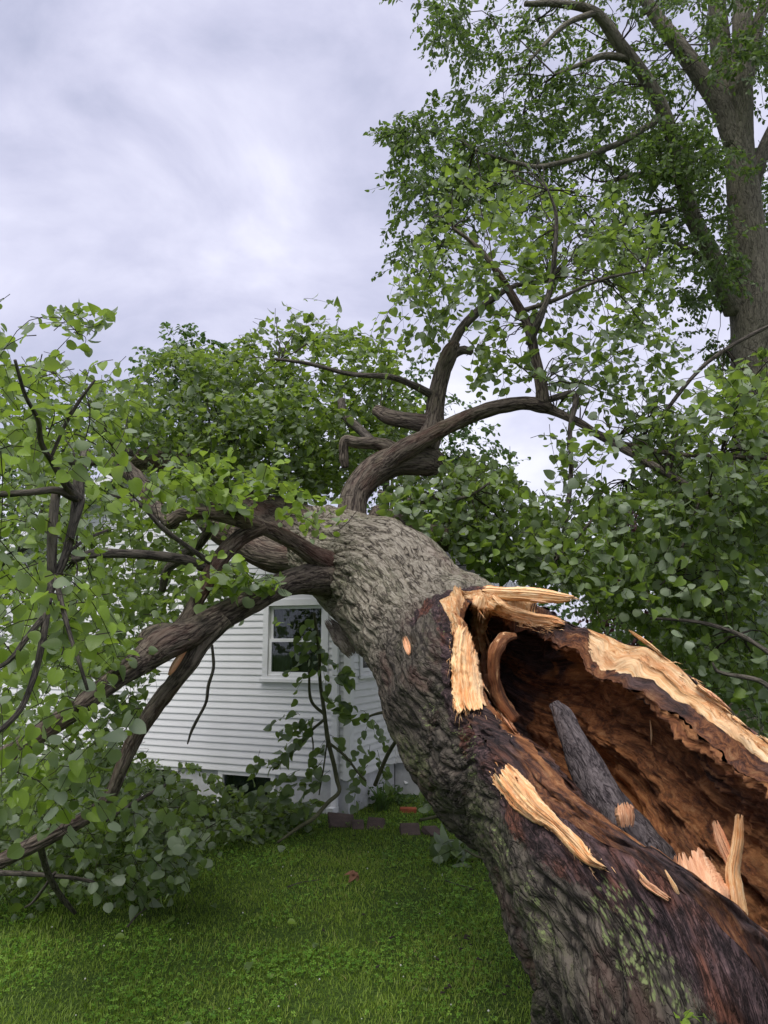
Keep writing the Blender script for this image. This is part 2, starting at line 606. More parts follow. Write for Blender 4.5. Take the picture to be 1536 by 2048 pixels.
M_rot = rotten_wood()


def leaf_mat(name, dark, light, under, trans, tw=0.35, rough=0.42, veins=True, midc=None):
    m, t = newmat(name)
    lc = t.attr('lc').outputs['Fac']
    col = t.colramp(lc, [(0.0, dark), (0.55, midc or light), (1.0, light)]) if midc else t.mix(lc, dark, light)
    lv = t.attr('lv').outputs['Vector']
    if veins:
        sp = t.n('ShaderNodeSeparateXYZ', i0=lv)
        ax = t.math('ABSOLUTE', sp.outputs[0])
        mid = t.ramp(ax, 0.035, 0.0)
        side = t.math('SINE', t.math('MULTIPLY', t.math('SUBTRACT', sp.outputs[1], t.math('MULTIPLY', ax, 0.9)), 34.0))
        sv = t.math('MULTIPLY', t.ramp(side, 0.8, 1.0), 0.5)
        vn = t.math('MAXIMUM', mid, sv)
        col = t.mix(t.math('MULTIPLY', vn, 0.3), col, (0.22, 0.30, 0.10))
    geo = t.n('ShaderNodeNewGeometry')
    uc = t.mix(t.math('MULTIPLY', lc, 0.5), under, t.mix(0.5, under, light))
    colb = t.mix(geo.outputs['Backfacing'], col, uc)
    b = t.n('ShaderNodeBsdfPrincipled', Base_Color=colb, Roughness=rough)
    b.inputs['Specular IOR Level'].default_value = 0.42
    tr = t.n('ShaderNodeBsdfTranslucent', Color=t.mix(lc, t.mix(0.45, midc or dark, trans), trans))
    if veins:
        hgt = t.math('ADD', t.math('MULTIPLY', vn, -0.5), t.math('MULTIPLY', side, 0.06))
        t.set(b, 'Normal', t.n('ShaderNodeBump', Height=hgt, Strength=0.35, Distance=0.004))
    ms = t.n('ShaderNodeMixShader', i0=tw)
    t.set(ms, 'i1', b); t.set(ms, 'i2', tr)
    t.n('ShaderNodeOutputMaterial', Surface=ms)
    return m


M_leaf = leaf_mat('broad_leaf', (0.048, 0.082, 0.028), (0.20, 0.31, 0.028), (0.225, 0.27, 0.195), (0.33, 0.48, 0.05), 0.40, midc=(0.122, 0.182, 0.052))
M_tall_leaf = leaf_mat('tall_tree_leaf', (0.028, 0.054, 0.016), (0.105, 0.16, 0.042), (0.11, 0.145, 0.07), (0.20, 0.32, 0.045), 0.45, 0.5, False)
M_back_leaf = leaf_mat('background_leaf', (0.022, 0.055, 0.013), (0.085, 0.165, 0.03), (0.09, 0.13, 0.055), (0.14, 0.26, 0.035), 0.35, 0.5, False)
M_red_leaf = leaf_mat('dark_red_leaf', (0.022, 0.008, 0.009), (0.075, 0.018, 0.02), (0.06, 0.03, 0.03), (0.12, 0.02, 0.02), 0.3, 0.5, False)

# ------------------------------------------------------------------ leaves
def leaf_template(curl=0.25, fold=0.25, twist=0.0, lo=False):
    """heart-shaped leaf, base at the origin, tip at y = 1, upper side +z"""
    if lo:
        rows = [(0.02, 0.30), (0.38, 0.47), (0.76, 0.30)]
    else:
        rows = [(-0.05, 0.22), (0.08, 0.41), (0.30, 0.51), (0.56, 0.475), (0.80, 0.30), (0.92, 0.14)]
    V = [(0, 0.03, 0)]
    F3, F4 = [], []
    for y, w in rows:
        V += [(-w, y, 0), (0, max(y, 0.05), 0), (w, y, 0)]
    V.append((0, 1, 0))
    n = len(rows)
    F3 += [(0, 2, 1), (0, 3, 2)]
    for k in range(n - 1):
        a = 1 + 3 * k
        F4 += [(a, a + 1, a + 4, a + 3), (a + 1, a + 2, a + 5, a + 4)]
    a = 1 + 3 * (n - 1)
    tp = len(V) - 1
    F3 += [(a, a + 1, tp), (a + 1, a + 2, tp)]
    V = np.array(V, float)
    lv = V.copy()
    ax = np.abs(V[:, 0])
    V[:, 2] = fold * ax - curl * V[:, 1] ** 2 - 0.35 * fold * ax ** 2 + 0.05 * np.sin(V[:, 1] * 9) * ax + twist * V[:, 0] * V[:, 1]
    # faces wound so that the normal is +z
    return V, [np.array(F3), np.array(F4)], lv


TEMPL = [leaf_template(c, f, w) for c, f, w in ((0.15, 0.15, 0.1), (0.35, 0.3, -0.2), (0.55, 0.1, 0.25), (-0.1, 0.4, 0.0), (0.25, 0.55, 0.3), (0.8, 0.35, -0.1), (1.1, 0.7, 0.2), (0.05, 0.9, -0.4))]
TEMPL_NARROW = [leaf_template(c, f, w, True) for c, f, w in ((0.15, 0.2, 0.1), (0.5, 0.4, -0.3))]
for V_, F_, _ in TEMPL_NARROW:
    V_[:, 0] *= 0.7
TEMPL_LO = [leaf_template(c, f, w, True) for c, f, w in ((0.15, 0.2, 0.1), (0.5, 0.4, -0.3))]
for T_ in (TEMPL, TEMPL_LO, TEMPL_NARROW):
    for V_, F_, _ in T_:
        q = F_[1][0]
        nrm = np.cross(V_[q[1]] - V_[q[0]], V_[q[3]] - V_[q[0]])
        if nrm[2] < 0:
            F_[0] = F_[0][:, ::-1].copy(); F_[1] = F_[1][:, ::-1].copy()
        q = F_[0][0]
        nrm = np.cross(V_[q[1]] - V_[q[0]], V_[q[2]] - V_[q[0]])
        q2 = F_[0][-1]
        n2_ = np.cross(V_[q2[1]] - V_[q2[0]], V_[q2[2]] - V_[q2[0]])
        k = len(F_[0])
        for r in range(k):
            q = F_[0][r]
            if np.cross(V_[q[1]][:2] - V_[q[0]][:2], V_[q[2]][:2] - V_[q[0]][:2]) < 0:
                F_[0][r] = q[::-1].copy()


def orient(ax, nm):
    ax = ax / (np.linalg.norm(ax, axis=1)[:, None] + 1e-9)
    nm = nm - ax * np.sum(ax * nm, axis=1)[:, None]
    nm = nm / (np.linalg.norm(nm, axis=1)[:, None] + 1e-9)
    return np.cross(ax, nm), ax, nm


def leaf_mesh(name, pos, ax, nm, size, lc, templ):
    x, y, z = orient(ax, nm)
    pick = rng.integers(0, len(templ), len(pos))
    acc = Acc()
    for k, (TV, TF, lv) in enumerate(templ):
        i = np.where(pick == k)[0]
        if not len(i):
            continue
        V = pos[i][:, None, :] + size[i][:, None, None] * (TV[None, :, 0:1] * x[i][:, None, :] + TV[None, :, 1:2] * y[i][:, None, :] + TV[None, :, 2:3] * z[i][:, None, :])
        off = (np.arange(len(i)) * len(TV))[:, None, None]
        acc.add(V.reshape(-1, 3), [(f[None] + off).reshape(-1, f.shape[1]) for f in TF],
                lc=np.repeat(lc[i], len(TV)), lv=np.tile(lv, (len(i), 1)))
    return acc.mesh(name)


def unit(v):
    return v / (np.linalg.norm(v) + 1e-9)


class Foliage:
    """sprays of twigs with alternate leaves"""
    def __init__(s):
        s.pos, s.ax, s.nm, s.size, s.lc = [], [], [], [], []
        s.tw = Acc()
        s.sid, s.ns = [], 0
        s.stem = Acc()

    def twig(s, pts, r0, r1, acc=None):
        n = len(pts)
        K = np.concatenate([pts, np.linspace(r0, r1, n)[:, None]], 1)
        T = np.gradient(pts, axis=0)
        T /= np.linalg.norm(T, axis=1)[:, None] + 1e-9
        a = np.array((0.3, 0.5, 0.81))
        N = np.cross(T, a); N /= np.linalg.norm(N, axis=1)[:, None] + 1e-9
        B = np.cross(T, N)
        th = np.array((0, 2.094, 4.189))
        V = K[:, None, :3] + K[:, None, 3:] * (np.cos(th)[None, :, None] * N[:, None] + np.sin(th)[None, :, None] * B[:, None])
        (acc or s.tw).add(V.reshape(-1, 3), [grid_faces(n, 3, True)])

    def runner(s, a, b, r=0.008, sag=0.12, kink=0.06):
        """a thin stem from a limb out to a spray"""
        a, b = np.array(a), np.array(b)
        L = np.linalg.norm(b - a)
        u = np.linspace(0, 1, 9)[:, None]
        pts = a + (b - a) * u + np.array((0, 0, sag * L)) * np.sin(u * PI) + rng.normal(0, kink * L * .35, (9, 3)) * np.sin(u * PI)
        s.twig(pts, r, r * 0.35, s.stem)

    def spray(s, p0, d, L, nl, size, droop=0.5, tint=0.5, tvar=0.25, flip=0.3, upb=0.8, twr=0.003, ldroop=0.5):
        d = unit(d)
        u = np.linspace(0, 1, 6)[:, None]
        wob = rng.normal(0, 0.06, 3)
        pts = p0 + d * L * u + np.array((0, 0, -droop * L)) * u ** 2 + wob * L * np.sin(u * PI * 1.3)
        s.twig(pts, twr, twr * 0.4)
        s.sid += [s.ns] * nl
        s.ns += 1
        side0 = unit(np.cross(d, (0, 0, 1.0)) + rng.normal(0, 0.2, 3))
        for k in range(nl):
            t = (k + 0.7) / nl
            t = min(1.0, t * 0.95 + 0.05 + rng.normal(0, 0.02))
            f = t * 5
            i = min(4, int(max(f, 0)))
            p = pts[i] + (pts[i + 1] - pts[i]) * (f - i)
            sg = 1 if k % 2 else -1
            a = unit(side0 * sg * (1.0 if k < nl - 1 else 0.1) + d * 0.75 + np.array((0, 0, -ldroop)) + rng.normal(0, 0.32, 3))
            n = np.array((0, -0.22, upb)) + rng.normal(0, 0.42, 3)
            if rng.random() < flip:
                n = -n
            sz = size * rng.uniform(0.62, 1.15) * (0.8 if k == nl - 1 else 1)
            q = p + a * sz * 0.25
            s.pos.append(q); s.ax.append(a); s.nm.append(n); s.size.append(sz)
            s.lc.append(np.clip(tint + rng.normal(0, tvar), 0, 1))

    def prune_twigs(s, keep):
        """drop the twigs of sprays that lost most of their leaves"""
        sid = np.array(s.sid)
        share = np.bincount(sid[keep], minlength=s.ns) / np.maximum(np.bincount(sid, minlength=s.ns), 1)
        t = Acc()
        for k, V in enumerate(s.tw.V):
            if share[k] > 0.5:
                t.add(V, [grid_faces(6, 3, True)])
        s.tw = t

    def arrays(s):
        return np.array(s.pos), np.array(s.ax), np.array(s.nm), np.array(s.size), np.array(s.lc)


# ------------------------------------------------------------------ ground
def ground():
    m, t = newmat('lawn_soil')
    tc = t.n('ShaderNodeTexCoord')
    a = t.noise(tc.outputs['Object'], 1.1, 4, 0.6)
    b_ = t.noise(tc.outputs['Object'], 40, 5, 0.7)
    col = t.mix(t.ramp(b_.outputs[0], 0.35, 0.65), (0.03, 0.05, 0.012), (0.08, 0.14, 0.025))
    col = t.mix(t.math('MULTIPLY', t.ramp(a.outputs[0], 0.55, 0.75), 0.35), col, (0.075, 0.07, 0.03))
    b = t.n('ShaderNodeBsdfPrincipled', Base_Color=col, Roughness=0.95)
    b.inputs['Specular IOR Level'].default_value = 0.1
    t.set(b, 'Normal', t.n('ShaderNodeBump', Height=b_.outputs[0], Strength=1.0, Distance=0.03))
    t.n('ShaderNodeOutputMaterial', Surface=b)
    ys = np.concatenate([np.linspace(-60, 2, 12), np.linspace(2.4, 12, 50), np.linspace(14, 60, 12), [120, 300, 900]])
    xs = np.concatenate([[-900, -300, -80], np.linspace(-14, 14, 60), [80, 300, 900]])
    X, Y = np.meshgrid(xs, ys)
    Z = terrain(Y) + 0.02 * fbm(np.stack([X * .8, Y * .8, 0 * X], -1), 2)
    o = obj('lawn_ground', mk_mesh('lawn_ground', np.stack([X, Y, Z], -1).reshape(-1, 3), [grid_faces(len(ys), len(xs))]), m)
    o['kind'] = 'structure'


ground()


def ground_z(x, y):
    return terrain(y) + 0.02 * fbm(np.stack([x * .8, y * .8, 0 * x], -1), 2)


# ------------------------------------------------------------------ house
def siding_mat():
    m, t = newmat('white_vinyl')
    tc = t.n('ShaderNodeTexCoord')
    oi = t.n('ShaderNodeObjectInfo')
    mp = t.n('ShaderNodeMapping', i0=tc.outputs['Object'])
    mp.inputs['Scale'].default_value = (0.6, 1, 6)
    a = t.noise(mp.outputs[0], 3, 5, 0.65)
    col = t.mix(t.math('MULTIPLY', t.ramp(a.outputs[0], 0.45, 0.75), 0.30), (0.76, 0.76, 0.77), (0.46, 0.47, 0.46))
    col = t.vmath('SCALE', col, scale=t.ramp(oi.outputs['Random'], 0, 1, 0.94, 1.03, False))
    b = t.n('ShaderNodeBsdfPrincipled', Base_Color=col, Roughness=0.5)
    b.inputs['Specular IOR Level'].default_value = 0.3
    t.n('ShaderNodeOutputMaterial', Surface=b)
    return m


M_side = siding_mat()
M_trim = simple('white_trim', (0.78, 0.78, 0.79), 0.5, 0.35, 0.07, 4)
M_found = simple('painted_foundation', (0.55, 0.55, 0.57), 0.85, 0.2, 0.15, 9, 0.4, 90)
M_blind = simple('grey_blind', (0.10, 0.105, 0.115), 0.7, 0.2, 0.25, 14)
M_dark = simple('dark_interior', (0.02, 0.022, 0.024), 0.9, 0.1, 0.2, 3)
M_curtain = simple('pale_curtain', (0.16, 0.16, 0.15), 0.9, 0.1, 0.25, 10)
M_shingle = simple('roof_shingle', (0.055, 0.055, 0.058), 0.9, 0.15, 0.45, 14, 0.5, 120)


def glass_mat():
    m, t = newmat('window_glass')
    fr = t.n('ShaderNodeFresnel', IOR=1.5)
    tr = t.n('ShaderNodeBsdfTransparent', Color=(0.72, 0.78, 0.76))
    gl = t.n('ShaderNodeBsdfGlossy', Roughness=0.03, Color=(0.9, 0.92, 0.95))
    ms = t.n('ShaderNodeMixShader', i0=fr.outputs[0])
    t.set(ms, 'i1', tr); t.set(ms, 'i2', gl)
    t.n('ShaderNodeOutputMaterial', Surface=ms)
    return m


M_glass = glass_mat()
HC = np.array((-0.43, 9.9, -0.1))          # near corner of the house, at the ground
HROT = -math.radians(23)
house = root('house', tuple(HC), 'small white vinyl sided house with grey gabled roof, half hidden behind the fallen tree', 'house', rz=HROT)
FZ = 0.43          # top of foundation (local z)
EAVE = 3.12
WIDTH, PEAKX, SLOPE = 6.6, -3.3, 0.5
BOARD = 0.089
DEPTH1 = 1.52


def hobj(name, me, mat, parent=house):
    return obj(name, me, mat, parent, local=True)


# openings in wall coordinates (along, z0, z1): front wall along = local x
def board_mesh(L):
    """one lapped board lying along +x from the origin, 0.089 exposed, outer side -y"""
    a = Acc()
    lip, top, h = 0.016, 0.003, BOARD
    prof = [(0, 0.0), (-lip, 0.0), (-lip, 0.012), (-top - 0.002, h * 0.97), (-top, h), (0, h)]
    V = [(x, y, z) for x in (0, L) for y, z in prof]
    n = len(prof)
    F4 = [(k, k + 1, n + k + 1, n + k) for k in range(n - 1)]
    F6 = [tuple(range(n)), tuple(range(2 * n - 1, n - 1, -1))]
    F4 = [f[::-1] for f in F4]
    a.add(V, [F4, F6])
    return a.mesh('siding_board', smooth=False)


_bm = {}


def boards(x0, x1, zmax_fn, opens, place):
    nrow = 0
    z = FZ
    while True:
        lo, hi = zmax_fn(z + BOARD)
        lo, hi = max(lo, x0), min(hi, x1)
        if hi - lo < 0.25:
            break
        segs = [(lo, hi)]
        for (a, b, za, zb) in opens:
            if z + BOARD > za + 0.01 and z < zb - 0.01:
                ns = []
                for s0, s1 in segs:
                    if b <= s0 or a >= s1:
                        ns.append((s0, s1)); continue
                    if a > s0: ns.append((s0, a))
                    if b < s1: ns.append((b, s1))
                segs = ns
        for s0, s1 in segs:
            if s1 - s0 < 0.03:
                continue
            key = round(s1 - s0, 3)
            if key not in _bm:
                _bm[key] = board_mesh(key)
            place(hobj('siding_board', _bm[key], M_side), s0, z)
        z += BOARD
        nrow += 1


# front gable wall: window opening and geometry (local x from -WIDTH to 0)
WIN = (-1.27, -0.30, 1.61, 2.66)


def gable_ext(z):
    if z <= EAVE:
        return -WIDTH, 0
    d = (z - EAVE) / SLOPE
    return -WIDTH + d, -d


def place_front(o, s, z):
    o.location = (s, 0, z)


boards(-WIDTH, -0.075, gable_ext, [WIN], place_front)
RWIN = (0.24, 1.10, 1.66, 2.66)


def place_right(o, s, z):
    o.location = (0, s, z)
    o.rotation_euler = (0, 0, PI / 2)


boards(0.075, DEPTH1 - 0.06, lambda z: (0, DEPTH1) if z < EAVE - 0.02 else (0, 0), [RWIN], place_right)
# set-back wing wall
boards(0.0, 1.15, lambda z: (0, 2) if z < EAVE - 0.02 else (0, 0), [], lambda o, s, z: setattr(o, 'location', (s, DEPTH1, z)))
# sheathing behind the boards (with the window holes left open)
def wall_panels(name, a0, a1, op, ztop, along_y=False, dz=0.0):
    A = Acc()
    def bx_(u0, u1, z0, z1):
        if along_y: box(A, -0.1, -0.001, u0, u1, z0, z1)
        else: box(A, u0, u1, 0.001, 0.1, z0, z1)
    if op:
        bx_(a0, op[0], FZ, ztop); bx_(op[1], a1, FZ, ztop); bx_(op[0], op[1], FZ, op[2]); bx_(op[0], op[1], op[3], ztop)
    else:
        bx_(a0, a1, FZ, ztop)
    return A


A = wall_panels('w', -WIDTH, -0.1, WIN, EAVE)
A.add([(-WIDTH, 0.001, EAVE), (0, 0.001, EAVE), (PEAKX, 0.001, EAVE + SLOPE * 3.3), (-WIDTH, 0.1, EAVE), (0, 0.1, EAVE), (PEAKX, 0.1, EAVE + SLOPE * 3.3)], [[(0, 1, 2), (5, 4, 3)], [(0, 2, 5, 3), (2, 1, 4, 5)]])
hobj('gable_wall', A.mesh('gable_wall', False), M_trim)
A = wall_panels('w', 0.0, DEPTH1 + .1, RWIN, EAVE, True)
hobj('side_wall', A.mesh('side_wall', False), M_trim)
hobj('wing_wall', box_mesh('wing_wall', (0.002, 1.15, DEPTH1 + 0.001, DEPTH1 + 0.1, FZ, EAVE), (1.05, 1.149, DEPTH1 + 0.101, 6, FZ, EAVE), (-WIDTH, -WIDTH + .1, 0.101, 6, FZ, EAVE), (-WIDTH + .101, 1.04, 5.9, 5.99, FZ, EAVE)), M_trim)
hobj('corner_post', box_mesh('corner_post', (-0.075, 0.022, -0.022, -0.0, FZ - 0.01, EAVE), (0.0, 0.022, 0.0, 0.075, FZ - 0.01, EAVE)), M_trim)
hobj('corner_post', box_mesh('corner_post', (-0.0, 0.024, DEPTH1 - 0.06, DEPTH1 - 0.002, FZ - 0.01, EAVE)), M_trim)
# downspout with brackets
dsp = hobj('downspout', box_mesh('downspout', (-0.21, -0.135, -0.085, -0.024, 0.12, EAVE - 0.1), (-0.215, -0.13, -0.19, -0.02, 0.05, 0.115)), M_trim)
hobj('bracket', box_mesh('bracket', (-0.22, -0.125, -0.09, -0.018, 1.2, 1.23), (-0.22, -0.125, -0.09, -0.018, 2.5, 2.53)), M_trim, dsp)
# foundation with two basement window openings
BW = [(-1.93, -1.05), (-3.25, -2.58)]
fb = [(-WIDTH, BW[1][0], 0.03, 0.3, -0.5, FZ), (BW[1][1], BW[0][0], 0.03, 0.3, -0.5, FZ), (BW[0][1], -0.02, 0.03, 0.3, -0.5, FZ),
      (BW[1][0], BW[1][1], 0.03, 0.3, -0.5, 0.02), (BW[0][0], BW[0][1], 0.03, 0.3, -0.5, 0.02),
      (-0.3, -0.02, 0.301, DEPTH1, -0.5, FZ), (-0.02, 1.12, DEPTH1 + 0.03, DEPTH1 + 0.3, -0.5, FZ)]
hobj('foundation', box_mesh('foundation', *fb), M_found)
for a, b in BW:
    w = hobj('basement_window', box_mesh('basement_window', (a, a + .07, 0.0, 0.1, 0.02, FZ - 0.004), (b - .07, b, 0.0, 0.1, 0.02, FZ - 0.004), (a + .07, b - .07, 0.0, 0.1, FZ - 0.05, FZ - 0.004), (a - .03, b + .03, -0.03, 0.1, -0.03, 0.019)), M_trim)
    hobj('pane', box_mesh('pane', (a + .07, b - .07, 0.05, 0.056, 0.021, FZ - 0.05)), M_glass, w)
    # louvred blind, folded vertically
    A = Acc()
    n = 25
    xs = np.linspace(a + .07, b - .07, n)
    V = [(x, 0.075 + 0.012 * (i % 2), z) for z in (0.021, FZ - .05) for i, x in enumerate(xs)]
    A.add(V, [grid_faces(2, n)])
    hobj('blind', A.mesh('blind', False), M_blind, w)


def sash_window(name, w0, w1, z0, z1, place, rot):
    """double-hung window; built along +x, outer side -y"""
    tw = 0.078
    L = w1 - w0
    fr = hobj(name, box_mesh('window_casing', (0, tw, -0.035, 0.06, z0, z1), (L - tw, L, -0.035, 0.06, z0, z1), (tw, L - tw, -0.035, 0.06, z1 - tw, z1), (tw, L - tw, -0.035, 0.06, z0, z0 + tw * .8), (-0.03, L + 0.03, -0.055, -0.036, z0 - 0.02, z0 + 0.02)), M_trim)
    fr.location = place; fr.rotation_euler = (0, 0, rot)
    zi0, zi1 = z0 + tw * .8 + .003, z1 - tw - .003
    zm = (zi0 + zi1) / 2
    x0, x1 = tw + .003, L - tw - .003
    for (a, b, y) in ((zm - 0.02, zi1, 0.02), (zi0, zm + 0.02, -0.012)):
        s = hobj('sash', box_mesh('sash', (x0, x0 + .045, y, y + .028, a, b), (x1 - .045, x1, y, y + .028, a, b), (x0 + .045, x1 - .045, y, y + .028, a, a + .045), (x0 + .045, x1 - .045, y, y + .028, b - .04, b)), M_trim, fr)
        hobj('pane', box_mesh('pane', (x0 + .045, x1 - .045, y + .012, y + .016, a + .045, b - .04)), M_glass, fr)
    A = Acc()
    for c0, c1 in ((x0, x0 + (x1 - x0) * .34), (x1 - (x1 - x0) * .30, x1)):
        xs = np.linspace(c0, c1, 26)
        V = [(x, 0.14 + 0.018 * math.sin(i * 1.5), z) for z in (zi0, zi1) for i, x in enumerate(xs)]
        A.add(V, [grid_faces(2, 26)])
    hobj('curtain', A.mesh('curtain'), M_curtain, fr)
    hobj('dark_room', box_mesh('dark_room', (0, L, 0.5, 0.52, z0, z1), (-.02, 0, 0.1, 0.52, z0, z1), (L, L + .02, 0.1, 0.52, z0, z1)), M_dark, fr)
    return fr


sash_window('window', WIN[0], WIN[1], WIN[2], WIN[3], (WIN[0], 0, 0), 0)
sash_window('window', RWIN[0], RWIN[1], RWIN[2], RWIN[3], (0, RWIN[0], 0), PI / 2)


def roof_plane(e0, e1, up, name, ncourse=None):
    """courses of shingles from the eave edge e0-e1 up the slope, each lapped over the one below"""
    e0, e1, up = map(np.array, (e0, e1, up))
    L = np.linalg.norm(up)
    n = int(L / 0.14)
    du = up / n
    nrm = np.cross(e1 - e0, up); nrm = nrm / np.linalg.norm(nrm)
    if nrm[2] < 0: nrm = -nrm
    wlen = np.linalg.norm(e1 - e0)
    nt = int(wlen / 0.3)
    A = Acc()
    for i in range(n):
        for j in range(nt + 1):
            a = (j - 0.5 * (i % 2)) / nt; b = a + 1 / nt - 0.006 / wlen
            a, b = max(a, 0), min(b, 1)
            if b - a < 0.002: continue
            h = 0.012 + rng.uniform(0, 0.005)
            p = [e0 + (e1 - e0) * u + du * v + nrm * hh for hh, v in ((0.0, i), (h, i), (0.002, i + 1.05)) for u in (a, b)]
            A.add(p, [[(0, 1, 3, 2), (2, 3, 5, 4)]])
    o = hobj(name, A.mesh(name, False), M_shingle)
    return o


OV = 0.3
zl = EAVE - 0.05
PK = zl + 0.12 + SLOPE * 3.3
roofz0 = PK - SLOPE * (3.3 + OV)
deck = Acc()
for sx in (-1, 1):
    ex = PEAKX + sx * (3.3 + OV)
    V = [(PEAKX, -OV, PK), (ex, -OV, roofz0), (ex, 6.2, roofz0), (PEAKX, 6.2, PK)]
    V2 = [(x, y, z - 0.1) for x, y, z in V]
    deck.add(V + V2, [[(0, 1, 2, 3), (7, 6, 5, 4), (0, 4, 5, 1), (1, 5, 6, 2), (2, 6, 7, 3), (3, 7, 4, 0)]])
roof = hobj('roof', deck.mesh('roof', False), M_shingle)
for sx in (-1, 1):
    ex = PEAKX + sx * (3.3 + OV)
    so = roof_plane((ex, -OV, roofz0 + .004), (ex, 6.2, roofz0 + .004), (-(sx) * (3.3 + OV), 0, PK - roofz0), 'shingle_courses')
    so.parent = roof; so['kind'] = 'stuff'
# wing roof, sloping towards the viewer
WZ = EAVE + 0.02
wd = Acc()
V = [(-0.2, DEPTH1 - .3, WZ), (1.35, DEPTH1 - .3, WZ), (1.35, 3.6, WZ + 1.1), (-0.2, 3.6, WZ + 1.1)]
V2 = [(x, y, z - .1) for x, y, z in V]
wd.add(V + V2, [[(0, 1, 2, 3), (7, 6, 5, 4), (0, 4, 5, 1), (1, 5, 6, 2), (2, 6, 7, 3), (3, 7, 4, 0)]])
wr = hobj('roof', wd.mesh('wing_roof', False), M_shingle)
so = roof_plane((-0.2, DEPTH1 - .3, WZ + .004), (1.35, DEPTH1 - .3, WZ + .004), (0, 2.85, 1.1), 'shingle_courses')
so.parent = wr; so['kind'] = 'stuff'
A = Acc()
for sx in (-1, 1):
    ex = PEAKX + sx * (3.3 + OV)
    y0, y1 = -OV - .03, -OV - 0.002
    V = [(PEAKX, y0, PK + .02), (ex, y0, roofz0 + .02), (ex, y0, roofz0 - .16), (PEAKX, y0, PK - .16)]
    V2 = [(x, y1, z) for x, y, z in V]
    A.add(V + V2, [[(0, 1, 2, 3), (7, 6, 5, 4), (0, 4, 5, 1), (1, 5, 6, 2), (2, 6, 7, 3), (3, 7, 4, 0)]])
hobj('rake_board', A.mesh('rake_board', False), M_trim)
hobj('gutter', box_mesh('gutter', (OV - 0.0, OV + .11, -OV, DEPTH1 - .3, roofz0 - .12, roofz0 - .005)), M_trim)

# ------------------------------------------------------------------ fallen tree: hollow trunk
TREE0 = np.array((1.2, 2.4, 0.0))
tree = root('fallen_tree', tuple(TREE0), 'huge storm-felled tree with split hollow trunk, its limbs lying against the white house', 'tree')

AX = [(640, 1088, 6.6, 78), (705, 1122, 6.2, 100), (778, 1172, 5.75, 120), (868, 1272, 5.05, 140), (962, 1376, 4.45, 204), (1075, 1460, 4.0, 248),
      (1180, 1540, 3.62, 272), (1300, 1685, 3.15, 315), (1425, 1870, 2.8, 365), (1500, 2130, 2.65, 408), (1530, 2500, 2.65, 470)]
KX = PX(AX)
C, sarc = resample(KX, 0.0062, 1150)
NR = len(C)
T = np.gradient(C[:, :3], axis=0); T /= np.linalg.norm(T, axis=1)[:, None]
tocam = np.array((0, 0, CAMZ)) - C[:, :3]
sbk = np.concatenate([[0], np.cumsum(np.diff(sarc) * np.interp(np.arange(1, NR) / NR, [0, 0.4, 0.6, 1], [1, 1, 1.9, 2.2]))])
N1 = tocam - T * np.sum(tocam * T, axis=1)[:, None]
N1 /= np.linalg.norm(N1, axis=1)[:, None]
N2 = np.cross(T, N1)
sgn = np.sign(N2 @ np.array((0.7, 0, 0.7)))
N2 *= sgn[:, None]
RAD = C[:, 3].copy()


def shell_r(i, th):
    """outer radius on ring i (array) at angle th (array of the same shape)"""
    d = np.cos(th)[..., None] * N1[i] + np.sin(th)[..., None] * N2[i]
    q = C[i, :3] + d * RAD[i][..., None]
    tt = i / (NR - 1.0)
    low = 0.075 * fbm(q * 1.6, 2) + 0.035 * fbm(q * 4.5 + 5, 2)
    # long flutes running down to the root flare
    fl = sstep(tt, 0.45, 1.0) * (0.07 * np.cos(5 * th + 1.0 + 1.5 * tt) + 0.035 * np.cos(9 * th + 2.0))
    return RAD[i] * (1 + low + fl), d


# opening of the hollow, traced as (ring, angle) from where its lip lies on the shell
ii, tt_ = np.meshgrid(np.arange(0, NR, 2), np.linspace(-1.5, 1.5, 181), indexing='ij')
rr, dd = shell_r(ii, tt_)
gx, gy, gd = project((C[ii, :3] + dd * rr[..., None]).reshape(-1, 3))
gx, gy = gx.reshape(ii.shape), gy.reshape(ii.shape)


def locate(px, py):
    k = np.argmin((gx - px) ** 2 + (gy - py) ** 2)
    a, b = np.unravel_index(k, ii.shape)
    return ii[a, b], tt_[a, b]


LIP = [(906, 1245), (904, 1330), (912, 1428), (985, 1520), (1085, 1640), (1212, 1742), (1340, 1822), (1480, 1868), (1600, 1890)]
lip = np.array(sorted([locate(*p) for p in LIP]))
R0 = int(min(locate(906, 1240)[0], locate(972, 1182)[0]))          # first open ring
R1 = int(NR * 0.985)                                                    # the split closes in the root flare
TOP = [(965, 1186), (1060, 1205)]
ring = np.arange(NR)
arcR = sarc - sarc[R0]
tha = np.interp(ring, lip[:, 0], lip[:, 1])
gk = np.exp(-0.5 * (np.arange(-90, 91) / 30.0) ** 2); gk /= gk.sum()
tha_s = np.convolve(np.pad(tha, 90, mode='edge'), gk, mode='valid')
bl_ = sstep(sarc - sarc[R0], 0.5, 0.9)
tha = tha * (1 - bl_) + tha_s * bl_
t_top0 = locate(968, 1186)[1]
thb = t_top0 + (math.radians(97) - t_top0) * sstep(arcR, 0.02, 0.35)
thb = thb + 0.10 * noise3(np.stack([sarc * 2.2, 0 * sarc, 0 * sarc + 3], 1)) + 0.03 * noise3(np.stack([sarc * 11, 0 * sarc, 0 * sarc + 3], 1))
tha = tha + (0.05 * noise3(np.stack([sarc * 5, 0 * sarc + 9, 0 * sarc], 1)) + 0.02 * noise3(np.stack([sarc * 23, 0 * sarc + 9, 0 * sarc], 1))) * sstep(arcR, 0.2, 0.4)
thm = 0.5 * (tha[R0] + thb[R0])
opn = sstep(arcR, -0.005, 0.05) * (1 - sstep(ring, R1 - 150, R1))
mid = np.where(arcR < 0.17, thm, 0.5 * (tha + thb))
tha = mid + (tha - mid) * opn
